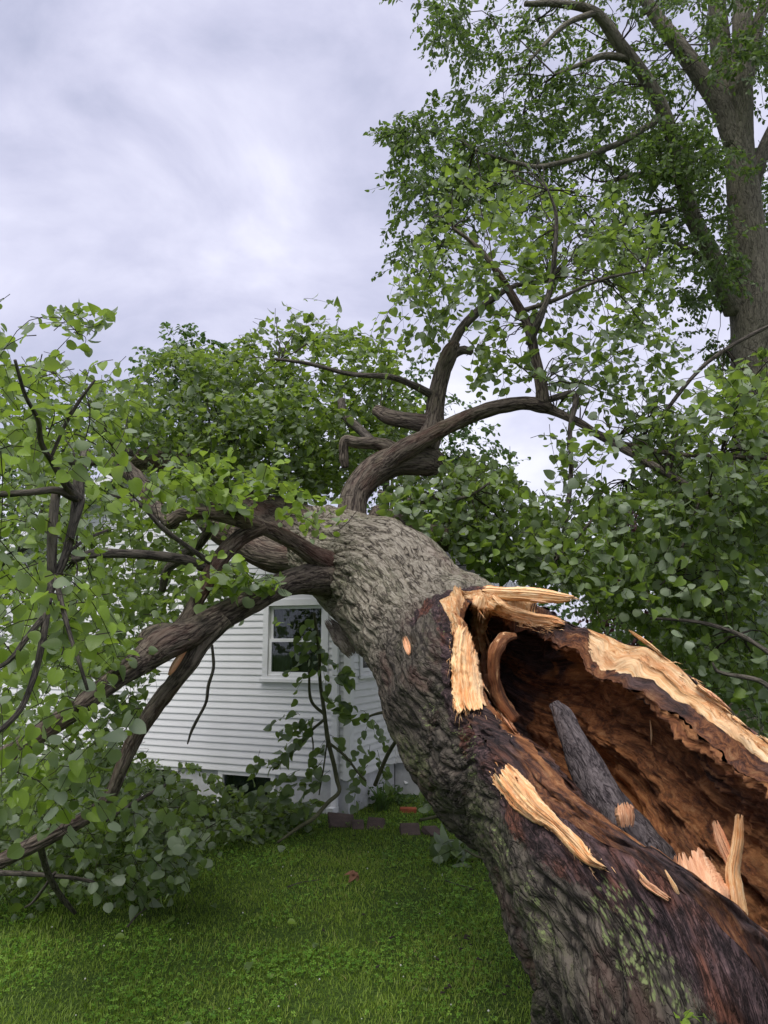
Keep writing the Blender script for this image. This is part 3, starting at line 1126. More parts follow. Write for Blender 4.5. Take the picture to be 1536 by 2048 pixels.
thb = mid + (thb - mid) * opn
# inner opening
TH = 0.16
opi = sstep(arcR, 0.12, 0.26) * (1 - sstep(ring, R1 - 175, R1 - 55))
da = np.interp(arcR, [0, 0.5, 1.2, 2.2, 3.0], [0.10, 0.12, 0.13, 0.15, 0.18])
ia = tha + da; ib = thb - 0.06
midi = np.where(arcR < 0.5, thm + 0.05, 0.5 * (ia + ib))
ia = midi + (ia - midi) * opi
ib = midi + (ib - midi) * opi


def inner_r(i, th):
    ro, d = shell_r(i, th)
    a = arcR[i]
    q = np.stack([np.cos(th) * 1.0, np.sin(th) * 1.0, a * 0.35], -1)
    w = fbm(q * 2.3 + 21, 4)                                 # long ridges along the grain
    w2 = fbm(np.stack([np.cos(th) * 9, np.sin(th) * 9, a * 1.6], -1) + 4, 3)
    th_ = TH * np.interp(a, [-1.3, -0.2, 0.5, 0.9, 2.5], [0.9, 0.55, 0.6, 1.0, 0.9])
    r = ro - th_ - 0.085 * w - 0.022 * w2 - 0.045 * fbm(np.stack([np.cos(th) * 3, np.sin(th) * 3, a * 2.6], -1) + 9, 4, 0.6) - 0.03 * np.abs(fbm(np.stack([np.cos(th) * 5, np.sin(th) * 5, a * 7], -1) + 31, 3, 0.6))
    # shelf of harder wood along the back wall, and a torn step under it
    sh = np.exp(-((th - 2.62 - 0.10 * np.sin(a * 2.0)) / 0.10) ** 2)
    r = r - 0.075 * sh * sstep(a, 0.1, 0.5) * (1 - sstep(a, 1.7, 2.0))
    r = r - 0.10 * sstep(th + 0.08 * w2, 3.32, 3.42) * sstep(a, 1.0, 1.2)
    taper = np.interp(a, [-2.0, -1.7, 0.15], [0.15, 0.70, 1.0])
    return np.minimum(np.maximum(r, 0.12) * taper, ro - 0.04), d


NTH = 430
w = np.linspace(0, 1, NTH)
I = np.repeat(ring[:, None], NTH, 1)
TH_o = thb[:, None] + w[None] * (2 * PI + tha - thb)[:, None]
r_o, d_o = shell_r(I, TH_o)
ang = TH_o
q2 = np.stack([RAD[I] * np.cos(ang0 := TH_o), RAD[I] * np.sin(ang0), np.repeat(sbk[:, None], NTH, 1) * 0.24], -1)
rdg = np.abs(noise3(q2 * 11 + 0.5 * noise3(q2 * 5)[..., None]))
rdg2 = np.abs(noise3(q2 * 26 + 7))
r_o = r_o + 0.020 * (sstep(rdg, 0, 0.28) - 0.5) + 0.008 * (sstep(rdg2, 0, 0.3) - 0.5)
V = C[I, :3] + d_o * r_o[..., None]
bk = np.stack([RAD[I] * np.cos(ang), RAD[I] * np.sin(ang), np.repeat(sbk[:, None], NTH, 1) * 0.30], -1)
# bark stripped off along the lip of the split
e1 = (1 - w)[None] * (2 * PI + tha - thb)[:, None] * RAD[:, None]         # distance to the lower lip
e2 = w[None] * (2 * PI + tha - thb)[:, None] * RAD[:, None]
rim_s = (arcR[:, None] > -0.3) & (ring[:, None] < R1)
wid = np.interp(arcR, [-0.2, 0.0, 0.25, 0.6, 1.2, 2.0, 2.6], [0.0, 0.07, 0.08, 0.10, 0.13, 0.20, 0.30])[:, None]
stripv = 1 - sstep(e1 / wid, 0.4, 1.4)
strip2 = 1 - sstep(e2 / 0.12, 0.4, 1.4)
stripv = np.maximum(stripv, strip2) * sstep(arcR[:, None], -0.16, 0.02) * (1 - sstep(ring[:, None], R1 - 120, R1))
upper = np.clip(1 - sstep(arcR[:, None] + 0.25 * np.cos(ang - 1.2) * -1, -0.55, 0.15), 0, 1) + 0 * ang
# end collar just before the opening
pre = (1 - sstep(np.abs(arcR[:, None]), 0.03, 0.14)) * (1 - sstep(np.abs(np.mod(ang - thm + PI, 2 * PI) - PI), 0.45, 0.85))
stripv = np.clip(np.maximum(stripv, pre * 0.95), 0, 1)


def front(px, py):
    a, b = np.unravel_index(np.argmin((gx - px) ** 2 + (gy - py) ** 2), ii.shape)
    return C[ii[a, b], :3] + dd[a, b] * rr[a, b]


lich = np.zeros(V.shape[:2])
for (x_p, y_p), s_, k_ in (((1205, 1800), .085, 1.0), ((1245, 1860), .10, 1.05), ((1285, 1920), .10, 1.0), ((1325, 1975), .08, .9), ((1000, 1690), .16, .62), ((1060, 1790), .16, .6), ((1100, 1880), .14, .55), ((930, 1500), .22, .5), ((890, 1230), .25, .45), ((1180, 1980), .16, .55), ((860, 1430), .2, .5)):
    lich = np.maximum(lich, k_ * np.exp(-(np.linalg.norm(V - front(x_p, y_p), axis=-1) / s_) ** 2))
bark_V, bark_F = V.reshape(-1, 3), grid_faces(NR, NTH)
me = mk_mesh('trunk', bark_V - TREE0, [bark_F], {'bk': bk.reshape(-1, 3), 'strip': stripv.ravel(), 'upper': upper.ravel(), 'lichen': lich.ravel()})
trunk = obj('trunk', me, M_trunk, tree, local=True)

# torn rim: from the outer edge to the inner edge, on both sides
KR = 18
ro_ = np.arange(R0, R1)
u = np.linspace(0, 1, KR)
rimV, rimF = [], []
racc = Acc()
for side, (eo, ei) in enumerate(((tha, ia), (thb, ib))):
    I2 = np.repeat(ro_[:, None], KR, 1)
    A0 = eo[ro_][:, None] * np.ones((1, KR)); A1 = ei[ro_][:, None] * np.ones((1, KR))
    rr0, _ = shell_r(I2, A0)
    rr1, _ = inner_r(I2, A1)
    U = u[None]
    an = A0 + (A1 - A0) * (U ** 0.8)
    bump = np.sin(U * PI) * (0.035 if side == 0 else 0.015)
    nz = fbm(np.stack([an * 9 + 3 * side, U * 4 + 0 * an, sarc[I2] * 2.0], -1), 4) * (0.055 if side == 0 else 0.03) * np.sin(U * PI) ** .5
    rr_ = rr0 + (rr1 - rr0) * U + bump + nz
    d = np.cos(an)[..., None] * N1[I2] + np.sin(an)[..., None] * N2[I2]
    Vr = C[I2, :3] + d * rr_[..., None]
    nzz = fbm(np.stack([U * 6 + 0 * an, sarc[I2] * 3.0, 0 * an + side * 7], -1), 3) * 0.02 * np.sin(U * PI)
    Vr = Vr + N1[I2] * nzz[..., None]
    bkr = np.stack([RAD[I2] * np.cos(an) + U * 0.1, RAD[I2] * np.sin(an), sarc[I2] * 0.30], -1)
    a = arcR[I2]
    if side == 0:
        fr = (1 - sstep(a, 0.42, 0.52)) * (1 - sstep(U, 0.62, 0.92)) * 0.95 + 0.30 * (1 - sstep(a, 0.5, 1.2)) * sstep(U, 0.55, 0.8)
        ch = sstep(a, 0.40, 0.6) * (1 - sstep(U, 0.65, 0.95))
    else:
        px_, py_, _ = project(Vr.reshape(-1, 3))
        px_ = px_.reshape(a.shape)
        fr = np.interp(px_, [960, 975, 1040, 1080, 1170, 1205, 1300, 1480, 1560], [0.9, 0.9, 0.75, 0.40, 0.35, 1.0, 0.95, 0.75, 0.65]) * (1 - sstep(U, np.interp(px_, [1180, 1300, 1480], [0.75, 0.6, 0.42]), np.interp(px_, [1180, 1300, 1480], [0.95, 0.8, 0.62])))
        ch = 0.7 + 0 * a
    racc.add(Vr.reshape(-1, 3) - TREE0, [grid_faces(len(ro_), KR)[:, ::(1 if side else -1)]], bk=bkr.reshape(-1, 3), fresh=fr.ravel(), char=ch.ravel(), gold=0.55 * ((side == 0) * sstep(U, 0.6, 0.9) + 0 * a).ravel())
rim = obj('torn_rim', racc.mesh('torn_rim'), M_rot, trunk, local=True)

# the rotten hollow
rs = int(np.searchsorted(arcR, -2.0)); rs = max(rs, 3)
ri_ = np.arange(rs, R1)
NI = 340
w = np.linspace(0, 1, NI)
I3 = np.repeat(ri_[:, None], NI, 1)
TH_i = ib[ri_][:, None] + w[None] * (2 * PI + ia - ib)[ri_][:, None]
r_i, d_i = inner_r(I3, TH_i)
Vi = C[I3, :3] + d_i * r_i[..., None]
fine_ = 0.016 * fbm(Vi * 20, 3, 0.65) + 0.022 * np.abs(noise3(Vi * 8 + 3)) - 0.03 * np.maximum(0, noise3(Vi * 4.5 + 11) - 0.25)
Vi = Vi - d_i * fine_[..., None]
bki = np.stack([0.6 * np.cos(TH_i), 0.6 * np.sin(TH_i), sarc[I3] * 0.30], -1)
gold = np.exp(-((TH_i - 3.0) / 0.28) ** 2) * sstep(arcR[I3], 0.35, 0.75) * (1 - sstep(arcR[I3], 1.05, 1.25))
shelf = np.exp(-((TH_i - 2.62 - 0.10 * np.sin(arcR[I3] * 2.0)) / 0.09) ** 2) * sstep(arcR[I3], 0.1, 0.5) * (1 - sstep(arcR[I3], 1.5, 1.9))
gold = np.maximum(gold, shelf * .9)
char_shade_i = np.clip(0.40 * (1 - sstep(TH_i, ib[ri_][:, None] + .75, ib[ri_][:, None] + 1.15)) + 0.75 * sstep(TH_i, 3.6, 4.4) + 0.9 * (1 - sstep(arcR[I3], 0.0, 0.45)), 0, 1)  # last term blackens the deep end, painting the pit's shade into the colour
hollow_F = grid_faces(len(ri_), NI)
me = mk_mesh('hollow', Vi.reshape(-1, 3) - TREE0, [hollow_F[:, ::-1]], {'bk': bki.reshape(-1, 3), 'fresh': 0 * TH_i.ravel(), 'char': char_shade_i.ravel(), 'gold': gold.ravel()})
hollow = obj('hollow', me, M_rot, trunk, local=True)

# surfaces for laying splinters on
st = 1
rimVw = np.concatenate(racc.V) + TREE0
allV = np.concatenate([bark_V, rimVw, Vi.reshape(-1, 3)])
allF = np.concatenate([bark_F, np.concatenate(racc.F[4]) + len(bark_V), hollow_F + len(bark_V) + len(rimVw)])
BVH = BVHTree.FromPolygons([Vector(v) for v in allV], [tuple(f) for f in allF.tolist()])
EYE = Vector((0, 0, CAMZ))


def surf_depth(px, py):
    """depth of the trunk surface under a pixel (None where there is none)"""
    q = P(px, py, 1.0) - np.array(EYE)
    h = BVH.ray_cast(EYE, Vector(q).normalized())
    if h[0] is None:
        return None
    return float(project(np.array(h[0]))[2][0])


def slab(spine, hw, lift=0.02, thick=0.04, nu=90, nv=31, jag=0.20, ridge=0.010, mat=None, name='splinter', depth=None, back=0.05, bend=None, seed=0.0, parent=None):
    """a torn plate of fibrous wood. spine: image points, hw: half widths (px) at the spine points; it lies on the trunk's surface
    unless a depth per spine point is given"""
    sp = np.array(spine, float)
    K = np.concatenate([sp, np.array(hw, float)[:, None]], 1)
    if depth is not None:
        K = np.concatenate([K, np.array(depth, float)[:, None]], 1)
    Cc = catmull(K, 30)
    L = np.concatenate([[0], np.cumsum(np.linalg.norm(np.diff(Cc[:, :2], axis=0), axis=1))]); L /= L[-1]
    vv = np.linspace(-1, 1, nv)
    j0 = jag * np.abs(fbm(np.stack([vv * 5 + seed, 0 * vv, 0 * vv], 1), 4, 0.75)) * 1.5
    j1 = jag * np.abs(fbm(np.stack([vv * 5 + seed, 0 * vv + 5, 0 * vv], 1), 4, 0.75)) * 1.5
    Uu = np.linspace(0, 1, nu)
    U = j0[None] + Uu[:, None] * (1 - j0 - j1)[None]
    g = lambda k: np.interp(U, L, Cc[:, k])
    cx, cyy, hwid = g(0), g(1), g(2)
    e = 1e-3
    tx = np.interp(U + e, L, Cc[:, 0]) - np.interp(U - e, L, Cc[:, 0]); ty = np.interp(U + e, L, Cc[:, 1]) - np.interp(U - e, L, Cc[:, 1])
    ln = np.hypot(tx, ty) + 1e-9
    edge = 1 + 0.16 * fbm(np.stack([U * 5 + seed, 0 * U, np.sign(vv)[None] + 0 * U], -1), 2) + 0.07 * fbm(np.stack([U * 30 + seed, 0 * U, np.sign(vv)[None] + 0 * U], -1), 2)
    X = cx - ty / ln * hwid * vv[None] * edge
    Y = cyy + tx / ln * hwid * vv[None] * edge
    if depth is None:
        D = np.full(X.shape, np.nan)
        for i in range(0, nu):
            for j in range(0, nv, 2):
                q = surf_depth(X[i, j], Y[i, j])
                if q: D[i, j] = q
        D[:, 1:-1:2] = 0.5 * (D[:, 0:-2:2] + D[:, 2::2]) if nv % 2 else D[:, 1:-1:2]
        med = np.nanmedian(D)
        for _ in range(80):
            if not np.isnan(D).any(): break
            Dp = np.pad(D, 1, constant_values=np.nan)
            nb = np.stack([Dp[:-2, 1:-1], Dp[2:, 1:-1], Dp[1:-1, :-2], Dp[1:-1, 2:]])
            with np.errstate(all='ignore'):
                import warnings
                warnings.simplefilter('ignore')
                m_ = np.nanmean(nb, 0)
            D = np.where(np.isnan(D), m_, D)
        D = np.where(np.isnan(D), med, D)
        Draw = D.copy()
        for _ in range(4):
            Dp = np.pad(D, 1, mode='edge')
            D = (Dp[:-2, 1:-1] + Dp[2:, 1:-1] + Dp[1:-1, :-2] + Dp[1:-1, 2:] + D * 2) / 6
        Dp = np.pad(Draw, 1, mode='edge')
        Dm = np.min(np.stack([Dp[:-2, 1:-1], Dp[2:, 1:-1], Dp[1:-1, :-2], Dp[1:-1, 2:], Draw]), 0)
        D = np.minimum(D, Dm)
        Dp = np.pad(D, 1, mode='edge')
        D = np.minimum(Dm, (Dp[:-2, 1:-1] + Dp[2:, 1:-1] + Dp[1:-1, :-2] + Dp[1:-1, 2:] + D * 2) / 6)
    else:
        D = g(3)
    px2m = D / F
    flatk = (1 - np.abs(vv)[None] ** 6) if depth is None else 1.0
    bulge = (1 - np.abs(vv)[None] ** 4) * thick * (0.45 if depth is None else 1.0)
    ridge = ridge * 0.6
    fib = ridge * fbm(np.stack([vv[None] * 4.5 + 0 * U + seed, U * 0.6, 0 * U], -1), 2)
    Dt = D - lift * flatk - bulge - fib * flatk + (0.0 if depth is not None else 0.012 * np.abs(vv)[None] ** 8)
    if bend is not None: Dt = Dt + bend(U, vv[None])
    xc = (X - 768) / F; yc = -(Y - 1024) / F
    def W(Dd):
        return np.stack([xc * Dd, Dd * CP - yc * Dd * SP, CAMZ + yc * Dd * CP + Dd * SP], -1)
    top = W(Dt).reshape(-1, 3)
    bot = W(D + (back if depth is None else thick * 0.6)).reshape(-1, 3)
    n = len(top)
    gf = grid_faces(nu, nv)
    rimi = np.concatenate([np.arange(nv), np.arange(1, nu) * nv + nv - 1, (nu - 1) * nv + np.arange(nv - 2, -1, -1), np.arange(nu - 2, 0, -1) * nv])
    r2 = np.roll(rimi, -1)
    side = np.stack([rimi, r2, r2 + n, rimi + n], 1)
    sc = float(np.median(px2m))
    LL = sc * np.sum(np.hypot(np.diff(Cc[:, 0]), np.diff(Cc[:, 1])))
    b1 = np.stack([vv[None] * hwid * px2m + seed, 0.02 * fib / max(ridge, 1e-4), U * LL * 0.5], -1).reshape(-1, 3)
    bkk = np.concatenate([b1, b1 + [0, 0.03, 0]])
    me = mk_mesh(name, np.concatenate([top, bot]) - TREE0, [gf, gf[:, ::-1] + n, side[:, ::-1]], {'bk': bkk})
    return obj(name, me, mat or M_fresh, parent or trunk, local=True)


# pale strip on the upper left of the opening
slab([(938, 1252), (930, 1300), (934, 1370), (944, 1424)], [24, 27, 31, 32], 0.015, 0.03, seed=1, jag=0.07)
slab([(968, 1192), (962, 1222), (956, 1262), (962, 1310)], [22, 22, 17, 10], 0.01, 0.025, seed=2, jag=0.1)
slab([(975, 1290), (968, 1340), (985, 1392), (1018, 1445), (1034, 1470)], [8, 10, 8, 6, 4], 0.01, 0.02, seed=3, jag=0.15, mat=M_pink)
# shard sticking out above the opening, and the torn bar under it
slab([(962, 1186), (1000, 1186), (1060, 1190), (1105, 1194), (1150, 1197)], [15, 13, 15, 13, 5], 0, 0.03, depth=[4.42, 4.38, 4.32, 4.3, 4.28], seed=4, jag=0.08, ridge=.014)
slab([(975, 1200), (1010, 1222), (1060, 1236), (1105, 1242), (1132, 1250)], [24, 16, 13, 11, 6], 0.01, 0.035, seed=5, jag=0.1, ridge=.014)
# pale tear on the near lip
slab([(1000, 1536), (1028, 1572), (1070, 1618), (1110, 1650), (1150, 1690), (1180, 1722), (1214, 1738)], [24, 30, 24, 14, 17, 10, 4], 0.02, 0.03, nu=110, seed=8, jag=0.06)
slab([(1040, 1592), (1068, 1620), (1092, 1652)], [14, 10, 3], 0.02, 0.025, seed=9, jag=0.1)
# fresh break low in the hollow
slab([(1372, 1700), (1388, 1750), (1402, 1800), (1410, 1850)], [24, 46, 58, 52], 0.0, 0.06, depth=[3.10, 3.02, 2.92, 2.84], seed=10, jag=0.14, ridge=.014, mat=M_pink)
slab([(1478, 1626), (1476, 1680), (1466, 1740), (1472, 1790), (1478, 1848)], [8, 12, 15, 18, 19], 0, 0.03, depth=[3.02, 3.0, 2.98, 2.95, 2.92], seed=11, jag=0.07, ridge=.016)
slab([(1428, 1640), (1442, 1680), (1460, 1722), (1470, 1756)], [6, 12, 11, 8], 0, 0.02, depth=[3.05, 3.02, 3.0, 2.98], seed=12, jag=0.1, mat=M_pink)
slab([(1278, 1752), (1298, 1772), (1340, 1800)], [5, 8, 6], 0.01, 0.02, seed=13, jag=0.15, mat=M_pink)
slab([(808, 1272), (814, 1290), (818, 1312)], [4, 8, 3], 0.0, 0.012, nu=30, seed=15, jag=0.25, mat=M_pink, name='knot_scar')
# jagged splinters standing along the far rim
for k_ in range(15):
    f_ = rng.random() ** .8
    x_s = 1192 + f_ * 330; y_s = np.interp(x_s, [1190, 1240, 1345, 1460, 1536], [1224, 1246, 1316, 1408, 1470]) + rng.uniform(-6, 22)
    L_s = rng.uniform(30, 85)
    slab([(x_s, y_s), (x_s + L_s * .5, y_s + L_s * .36), (x_s + L_s, y_s + L_s * .76)], [rng.uniform(1.5, 4), rng.uniform(3, 6), 0.8], 0.006, 0.016, nu=30, nv=9, seed=30 + k_, jag=0.30, mat=M_fresh if k_ % 4 else M_pink)
# fine fibres standing out of every torn edge
FB = Acc()


def fibres(path, n, spread, lmin, lmax, dirpx):
    path = np.array(path, float)
    L = np.concatenate([[0], np.cumsum(np.hypot(*np.diff(path, axis=0).T))])
    for _ in range(n):
        u = rng.random() * L[-1]
        x = np.interp(u, L, path[:, 0]) + rng.normal(0, spread); y = np.interp(u, L, path[:, 1]) + rng.normal(0, spread)
        dp = surf_depth(x, y)
        if dp is None:
            continue
        ln = rng.uniform(lmin, lmax)
        dx, dy = np.array(dirpx) * ln + rng.normal(0, ln * .22, 2)
        dp -= 0.012
        a, b = P(x, y, dp + .01), P(x + dx, y + dy, dp - rng.uniform(0.0, 0.05))
        m = (a + b) / 2 + rng.normal(0, .004, 3)
        w_ = rng.uniform(.001, .0028)
        s_ = unit(np.cross(b - a, (0, 1, 0))) * w_
        t_ = unit(np.cross(b - a, s_)) * w_
        V = [a + s_, a - s_ * .5 + t_, a - s_ * .5 - t_, m + s_ * .8, m - s_ * .4 + t_ * .8, m - s_ * .4 - t_ * .8, b]
        FB.add(np.array(V) - TREE0, [[(0, 1, 4, 3), (1, 2, 5, 4), (2, 0, 3, 5)], [(3, 4, 6), (4, 5, 6), (5, 3, 6)]], bk=np.array(V))


fibres([(1190, 1222), (1240, 1250), (1345, 1318), (1440, 1392), (1530, 1465)], 260, 7, 10, 42, (.75, .6))
fibres([(1195, 1262), (1260, 1300), (1345, 1350), (1430, 1412), (1520, 1490)], 160, 6, 8, 30, (.7, .7))
fibres([(908, 1246), (906, 1330), (915, 1420), (968, 1424)], 120, 5, 8, 30, (.05, 1))
fibres([(962, 1190), (960, 1250), (975, 1310), (985, 1400), (1030, 1470)], 150, 7, 8, 34, (.2, .9))
fibres([(985, 1215), (1050, 1245), (1120, 1252)], 110, 6, 8, 34, (.95, .2))
fibres([(985, 1530), (1040, 1600), (1100, 1650), (1200, 1736)], 170, 9, 8, 30, (.65, .75))
tag(obj('torn_fibres', FB.mesh('torn_fibres', False), M_fresh, trunk, local=True), kind='stuff')
# thin needles of torn wood round the break
for k_, (a_, b_) in enumerate([((968, 1256), (985, 1330)), ((980, 1300), (962, 1372)), ((990, 1400), (1015, 1462)), ((1110, 1238), (1140, 1256)), ((1130, 1190), (1160, 1200)), ((1050, 1580), (1085, 1640)), ((1150, 1690), (1168, 1728)), ((1350, 1716), (1362, 1800)), ((1330, 1740), (1366, 1812)), ((1420, 1712), (1452, 1782)), ((1300, 1440), (1302, 1490)), ((1275, 1740), (1310, 1790)), ((1060, 1200), (1100, 1206)), ((1020, 1428), (1040, 1478))]):
    d_ = (surf_depth(*a_) or surf_depth(*b_) or 4.3) - 0.02
    V, fs, b = tube(np.array([[*P(*a_, d_), .002], [*(P((a_[0] + b_[0]) / 2 + 2, (a_[1] + b_[1]) / 2, d_ - .015)), .0065], [*P(*b_, d_), .0015]]), 0.02, 6, 0.2, 30)
    obj('splinter', mk_mesh('splinter', V - TREE0, fs, {'bk': b}), M_fresh if k_ % 3 else M_pink, trunk, local=True)
# hanging flakes of loosened bark
def bark_flake(name, pts, hw, depth, seed, mat=None):
    o = slab(pts, hw, 0, 0.03, depth=depth, seed=seed, jag=0.12, ridge=0.01, mat=mat or M_stub, name=name, parent=tree)
    return o


bark_flake('loose_bark', [(652, 1236), (672, 1262), (694, 1292), (708, 1314)], [6, 15, 16, 9], [5.9, 5.85, 5.8, 5.8], 21, M_flake)
bark_flake('loose_bark', [(1052, 1838), (1048, 1868), (1046, 1892), (1046, 1912)], [6, 12, 10, 4], [3.2, 3.2, 3.2, 3.2], 22)

# rotten stub standing in the hollow
V, fs, b = tube(PX([(1108, 1408, 3.95, 13), (1128, 1440, 3.88, 22), (1160, 1510, 3.75, 30), (1190, 1568, 3.64, 36), (1222, 1630, 3.56, 48), (1256, 1700, 3.52, 62), (1290, 1770, 3.5, 70)]), 0.01, 40, 0.16, 9)
obj('rotten_stub', mk_mesh('rotten_stub', V - TREE0, fs, {'bk': b}), M_stub, trunk, local=True)
slab([(1245, 1604), (1250, 1630), (1252, 1656)], [15, 20, 14], 0, 0.03, depth=[3.36, 3.34, 3.34], seed=14, jag=0.2, ridge=.02, mat=M_pink)
# curled tongue of sound wood at the mouth of the dark cavity
V, fs, b = tube(PX([(1030, 1272, 4.3, 7), (1005, 1280, 4.25, 13), (990, 1305, 4.2, 13), (988, 1345, 4.2, 12), (1000, 1395, 4.2, 13), (1030, 1440, 4.15, 14)]), 0.012, 24, 0.3, 14)
obj('splinter', mk_mesh('splinter', V - TREE0, fs, {'bk': b, 'fresh': 0.40 + 0 * b[:, 0], 'char': 0 * b[:, 0]}), M_rot, trunk, local=True)

# ------------------------------------------------------------------ limbs
LIMB_AX = []


def limb(pts, name='limb', mat=None, lump=0.10, step=None, sides=None, seed=None):
    K = PX(pts)
    rm = float(K[:, 3].max())
    seed = len(LIMB_AX) * 1.7 if seed is None else seed
    big = rm > 0.05
    V, fs, b = tube(K, step or (0.011 if big else 0.03), sides or (110 if rm > 0.12 else 64 if big else 10 if rm > 0.012 else 6), lump, 1.2 / max(rm, 0.03) * 0.35, True, seed)
    LIMB_AX.append(K)
    return obj(name, mk_mesh(name, V - TREE0, fs, {'bk': b}), mat or (M_limb if big else M_branch), tree, local=True)


# near left limb and its fork
limb([(750, 1172, 6.05, 90), (690, 1158, 5.9, 60), (640, 1156, 5.7, 37), (570, 1168, 5.5, 26), (500, 1204, 5.25, 25), (430, 1240, 5.0, 26), (380, 1266, 4.85, 28), (325, 1290, 4.7, 31), (283, 1322, 4.6, 24), (228, 1360, 4.4, 19), (150, 1420, 4.2, 19), (60, 1480, 4.0, 19), (-60, 1555, 3.8, 18)], lump=0.12)
limb([(450, 1236, 5.0, 17), (408, 1276, 4.93, 20), (376, 1330, 4.85, 18), (340, 1376, 4.82, 18), (304, 1424, 4.8, 17), (268, 1480, 4.75, 15), (244, 1534, 4.7, 13), (215, 1598, 4.65, 14), (165, 1640, 4.6, 14), (100, 1672, 4.5, 15), (30, 1708, 4.4, 15), (-60, 1750, 4.3, 15)], lump=0.12)
limb([(362, 1276, 4.88, 20), (326, 1270, 4.8, 25), (300, 1276, 4.74, 24), (284, 1290, 4.7, 15)], 'burl', lump=0.3)
limb([(392, 1262, 4.8, 5), (350, 1330, 4.75, 7), (338, 1350, 4.72, 3)], 'splinter', mat=M_pink)
# arching limb above it
limb([(720, 1160, 6.0, 44), (660, 1130, 5.75, 28), (620, 1106, 5.6, 19), (580, 1080, 5.5, 17), (520, 1052, 5.35, 17), (470, 1036, 5.25, 15), (430, 1028, 5.2, 13), (395, 1026, 5.2, 12), (362, 1030, 5.2, 13), (340, 1044, 5.2, 13)], lump=0.10)
limb([(530, 1052, 5.35, 15), (478, 1078, 5.3, 17), (434, 1126, 5.2, 17), (406, 1178, 5.1, 16), (378, 1228, 5.0, 15), (355, 1262, 4.95, 15)], lump=0.09)
limb([(415, 1138, 5.2, 10), (370, 1120, 5.1, 10), (300, 1110, 5.0, 9.5), (230, 1107, 4.9, 9.5), (180, 1108, 4.85, 9), (146, 1120, 4.8, 8)], 'branch')
limb([(425, 1050, 5.5, 8), (400, 1085, 5.6, 11), (370, 1110, 5.7, 11), (335, 1140, 5.8, 9), (325, 1180, 5.9, 7)], 'branch')
# pale stem running away to the left over the roof
limb([(740, 1140, 6.4, 92), (650, 1098, 6.8, 72), (570, 1066, 7.3, 62), (495, 1035, 7.8, 52), (430, 990, 8.2, 42), (385, 948, 8.5, 36), (330, 918, 8.6, 32), (280, 922, 8.6, 24), (238, 938, 8.5, 16)])
limb([(610, 1120, 6.6, 34), (540, 1110, 6.7, 36), (490, 1085, 6.9, 32), (440, 1060, 7.2, 26), (400, 1030, 7.6, 18)])
limb([(240, 925, 7.0, 14), (280, 965, 6.6, 16), (310, 1010, 6.2, 15), (345, 1046, 5.6, 14)], 'branch')
limb([(260, 905, 7.2, 9), (220, 918, 7.0, 9), (160, 925, 6.8, 8), (90, 918, 6.6, 6)], 'branch')
# rising stem in the middle
limb([(715, 1140, 6.4, 82), (706, 1085, 6.45, 46), (704, 1030, 6.55, 32), (712, 985, 6.65, 29), (745, 945, 6.75, 30), (790, 922, 6.8, 31), (830, 920, 6.8, 31), (862, 924, 6.8, 30), (880, 930, 6.8, 22)], lump=0.13)
limb([(755, 938, 6.75, 18), (800, 906, 6.7, 22), (845, 880, 6.65, 19), (895, 853, 6.6, 16), (950, 828, 6.5, 13.5), (1005, 812, 6.4, 13), (1050, 806, 6.35, 13), (1085, 812, 6.3, 15), (1108, 822, 6.3, 10), (1160, 846, 6.2, 8), (1225, 882, 6.1, 7), (1330, 905, 6.0, 5), (1440, 914, 5.9, 4.5), (1560, 916, 5.8, 4)], lump=0.13)
limb([(850, 900, 6.8, 26), (866, 850, 6.9, 21), (872, 800, 6.95, 17), (885, 745, 7.0, 15), (900, 705, 7.0, 14), (912, 684, 7.0, 9)], lump=0.12)
limb([(898, 715, 7.0, 10), (925, 700, 7.0, 9), (945, 705, 7.0, 6)], 'branch')
limb([(905, 690, 7.0, 9), (925, 655, 7.0, 9), (950, 628, 7.0, 9), (985, 598, 7.0, 7), (1030, 572, 7.0, 5), (1100, 562, 7.0, 5)], 'branch')
limb([(1085, 805, 6.3, 14), (1082, 770, 6.3, 12), (1070, 710, 6.3, 10), (1056, 650, 6.3, 9), (1020, 585, 6.3, 8), (985, 530, 6.3, 6), (950, 490, 6.3, 5), (905, 455, 6.3, 3)], 'branch')
limb([(1058, 690, 6.3, 8), (1078, 640, 6.2, 8), (1100, 580, 6.2, 6), (1110, 500, 6.1, 5), (1112, 430, 6.1, 3.5), (1096, 380, 6.1, 2)], 'branch')
limb([(1095, 800, 6.3, 8), (1150, 790, 6.2, 7), (1140, 860, 6.1, 5), (1142, 950, 6.0, 5), (1132, 1045, 5.9, 3.5)], 'branch')
limb([(1050, 620, 6.3, 5), (1110, 600, 6.2, 4), (1200, 560, 6.1, 3), (1290, 540, 6.0, 2)], 'branch')
limb([(866, 850, 6.9, 20), (820, 842, 7.0, 17), (780, 834, 7.1, 15), (752, 820, 7.2, 11)])
limb([(800, 905, 6.8, 15), (760, 888, 6.8, 13), (715, 886, 6.8, 11), (690, 882, 6.8, 9), (688, 915, 6.8, 9), (690, 935, 6.8, 7)], 'branch')
limb([(745, 885, 6.9, 10), (720, 860, 7.0, 10), (690, 830, 7.1, 9), (682, 800, 7.2, 8)], 'branch')
limb([(868, 792, 6.95, 8), (830, 772, 6.8, 7), (780, 754, 6.6, 6), (700, 748, 6.4, 5), (620, 728, 6.3, 4), (550, 718, 6.2, 3)], 'branch')
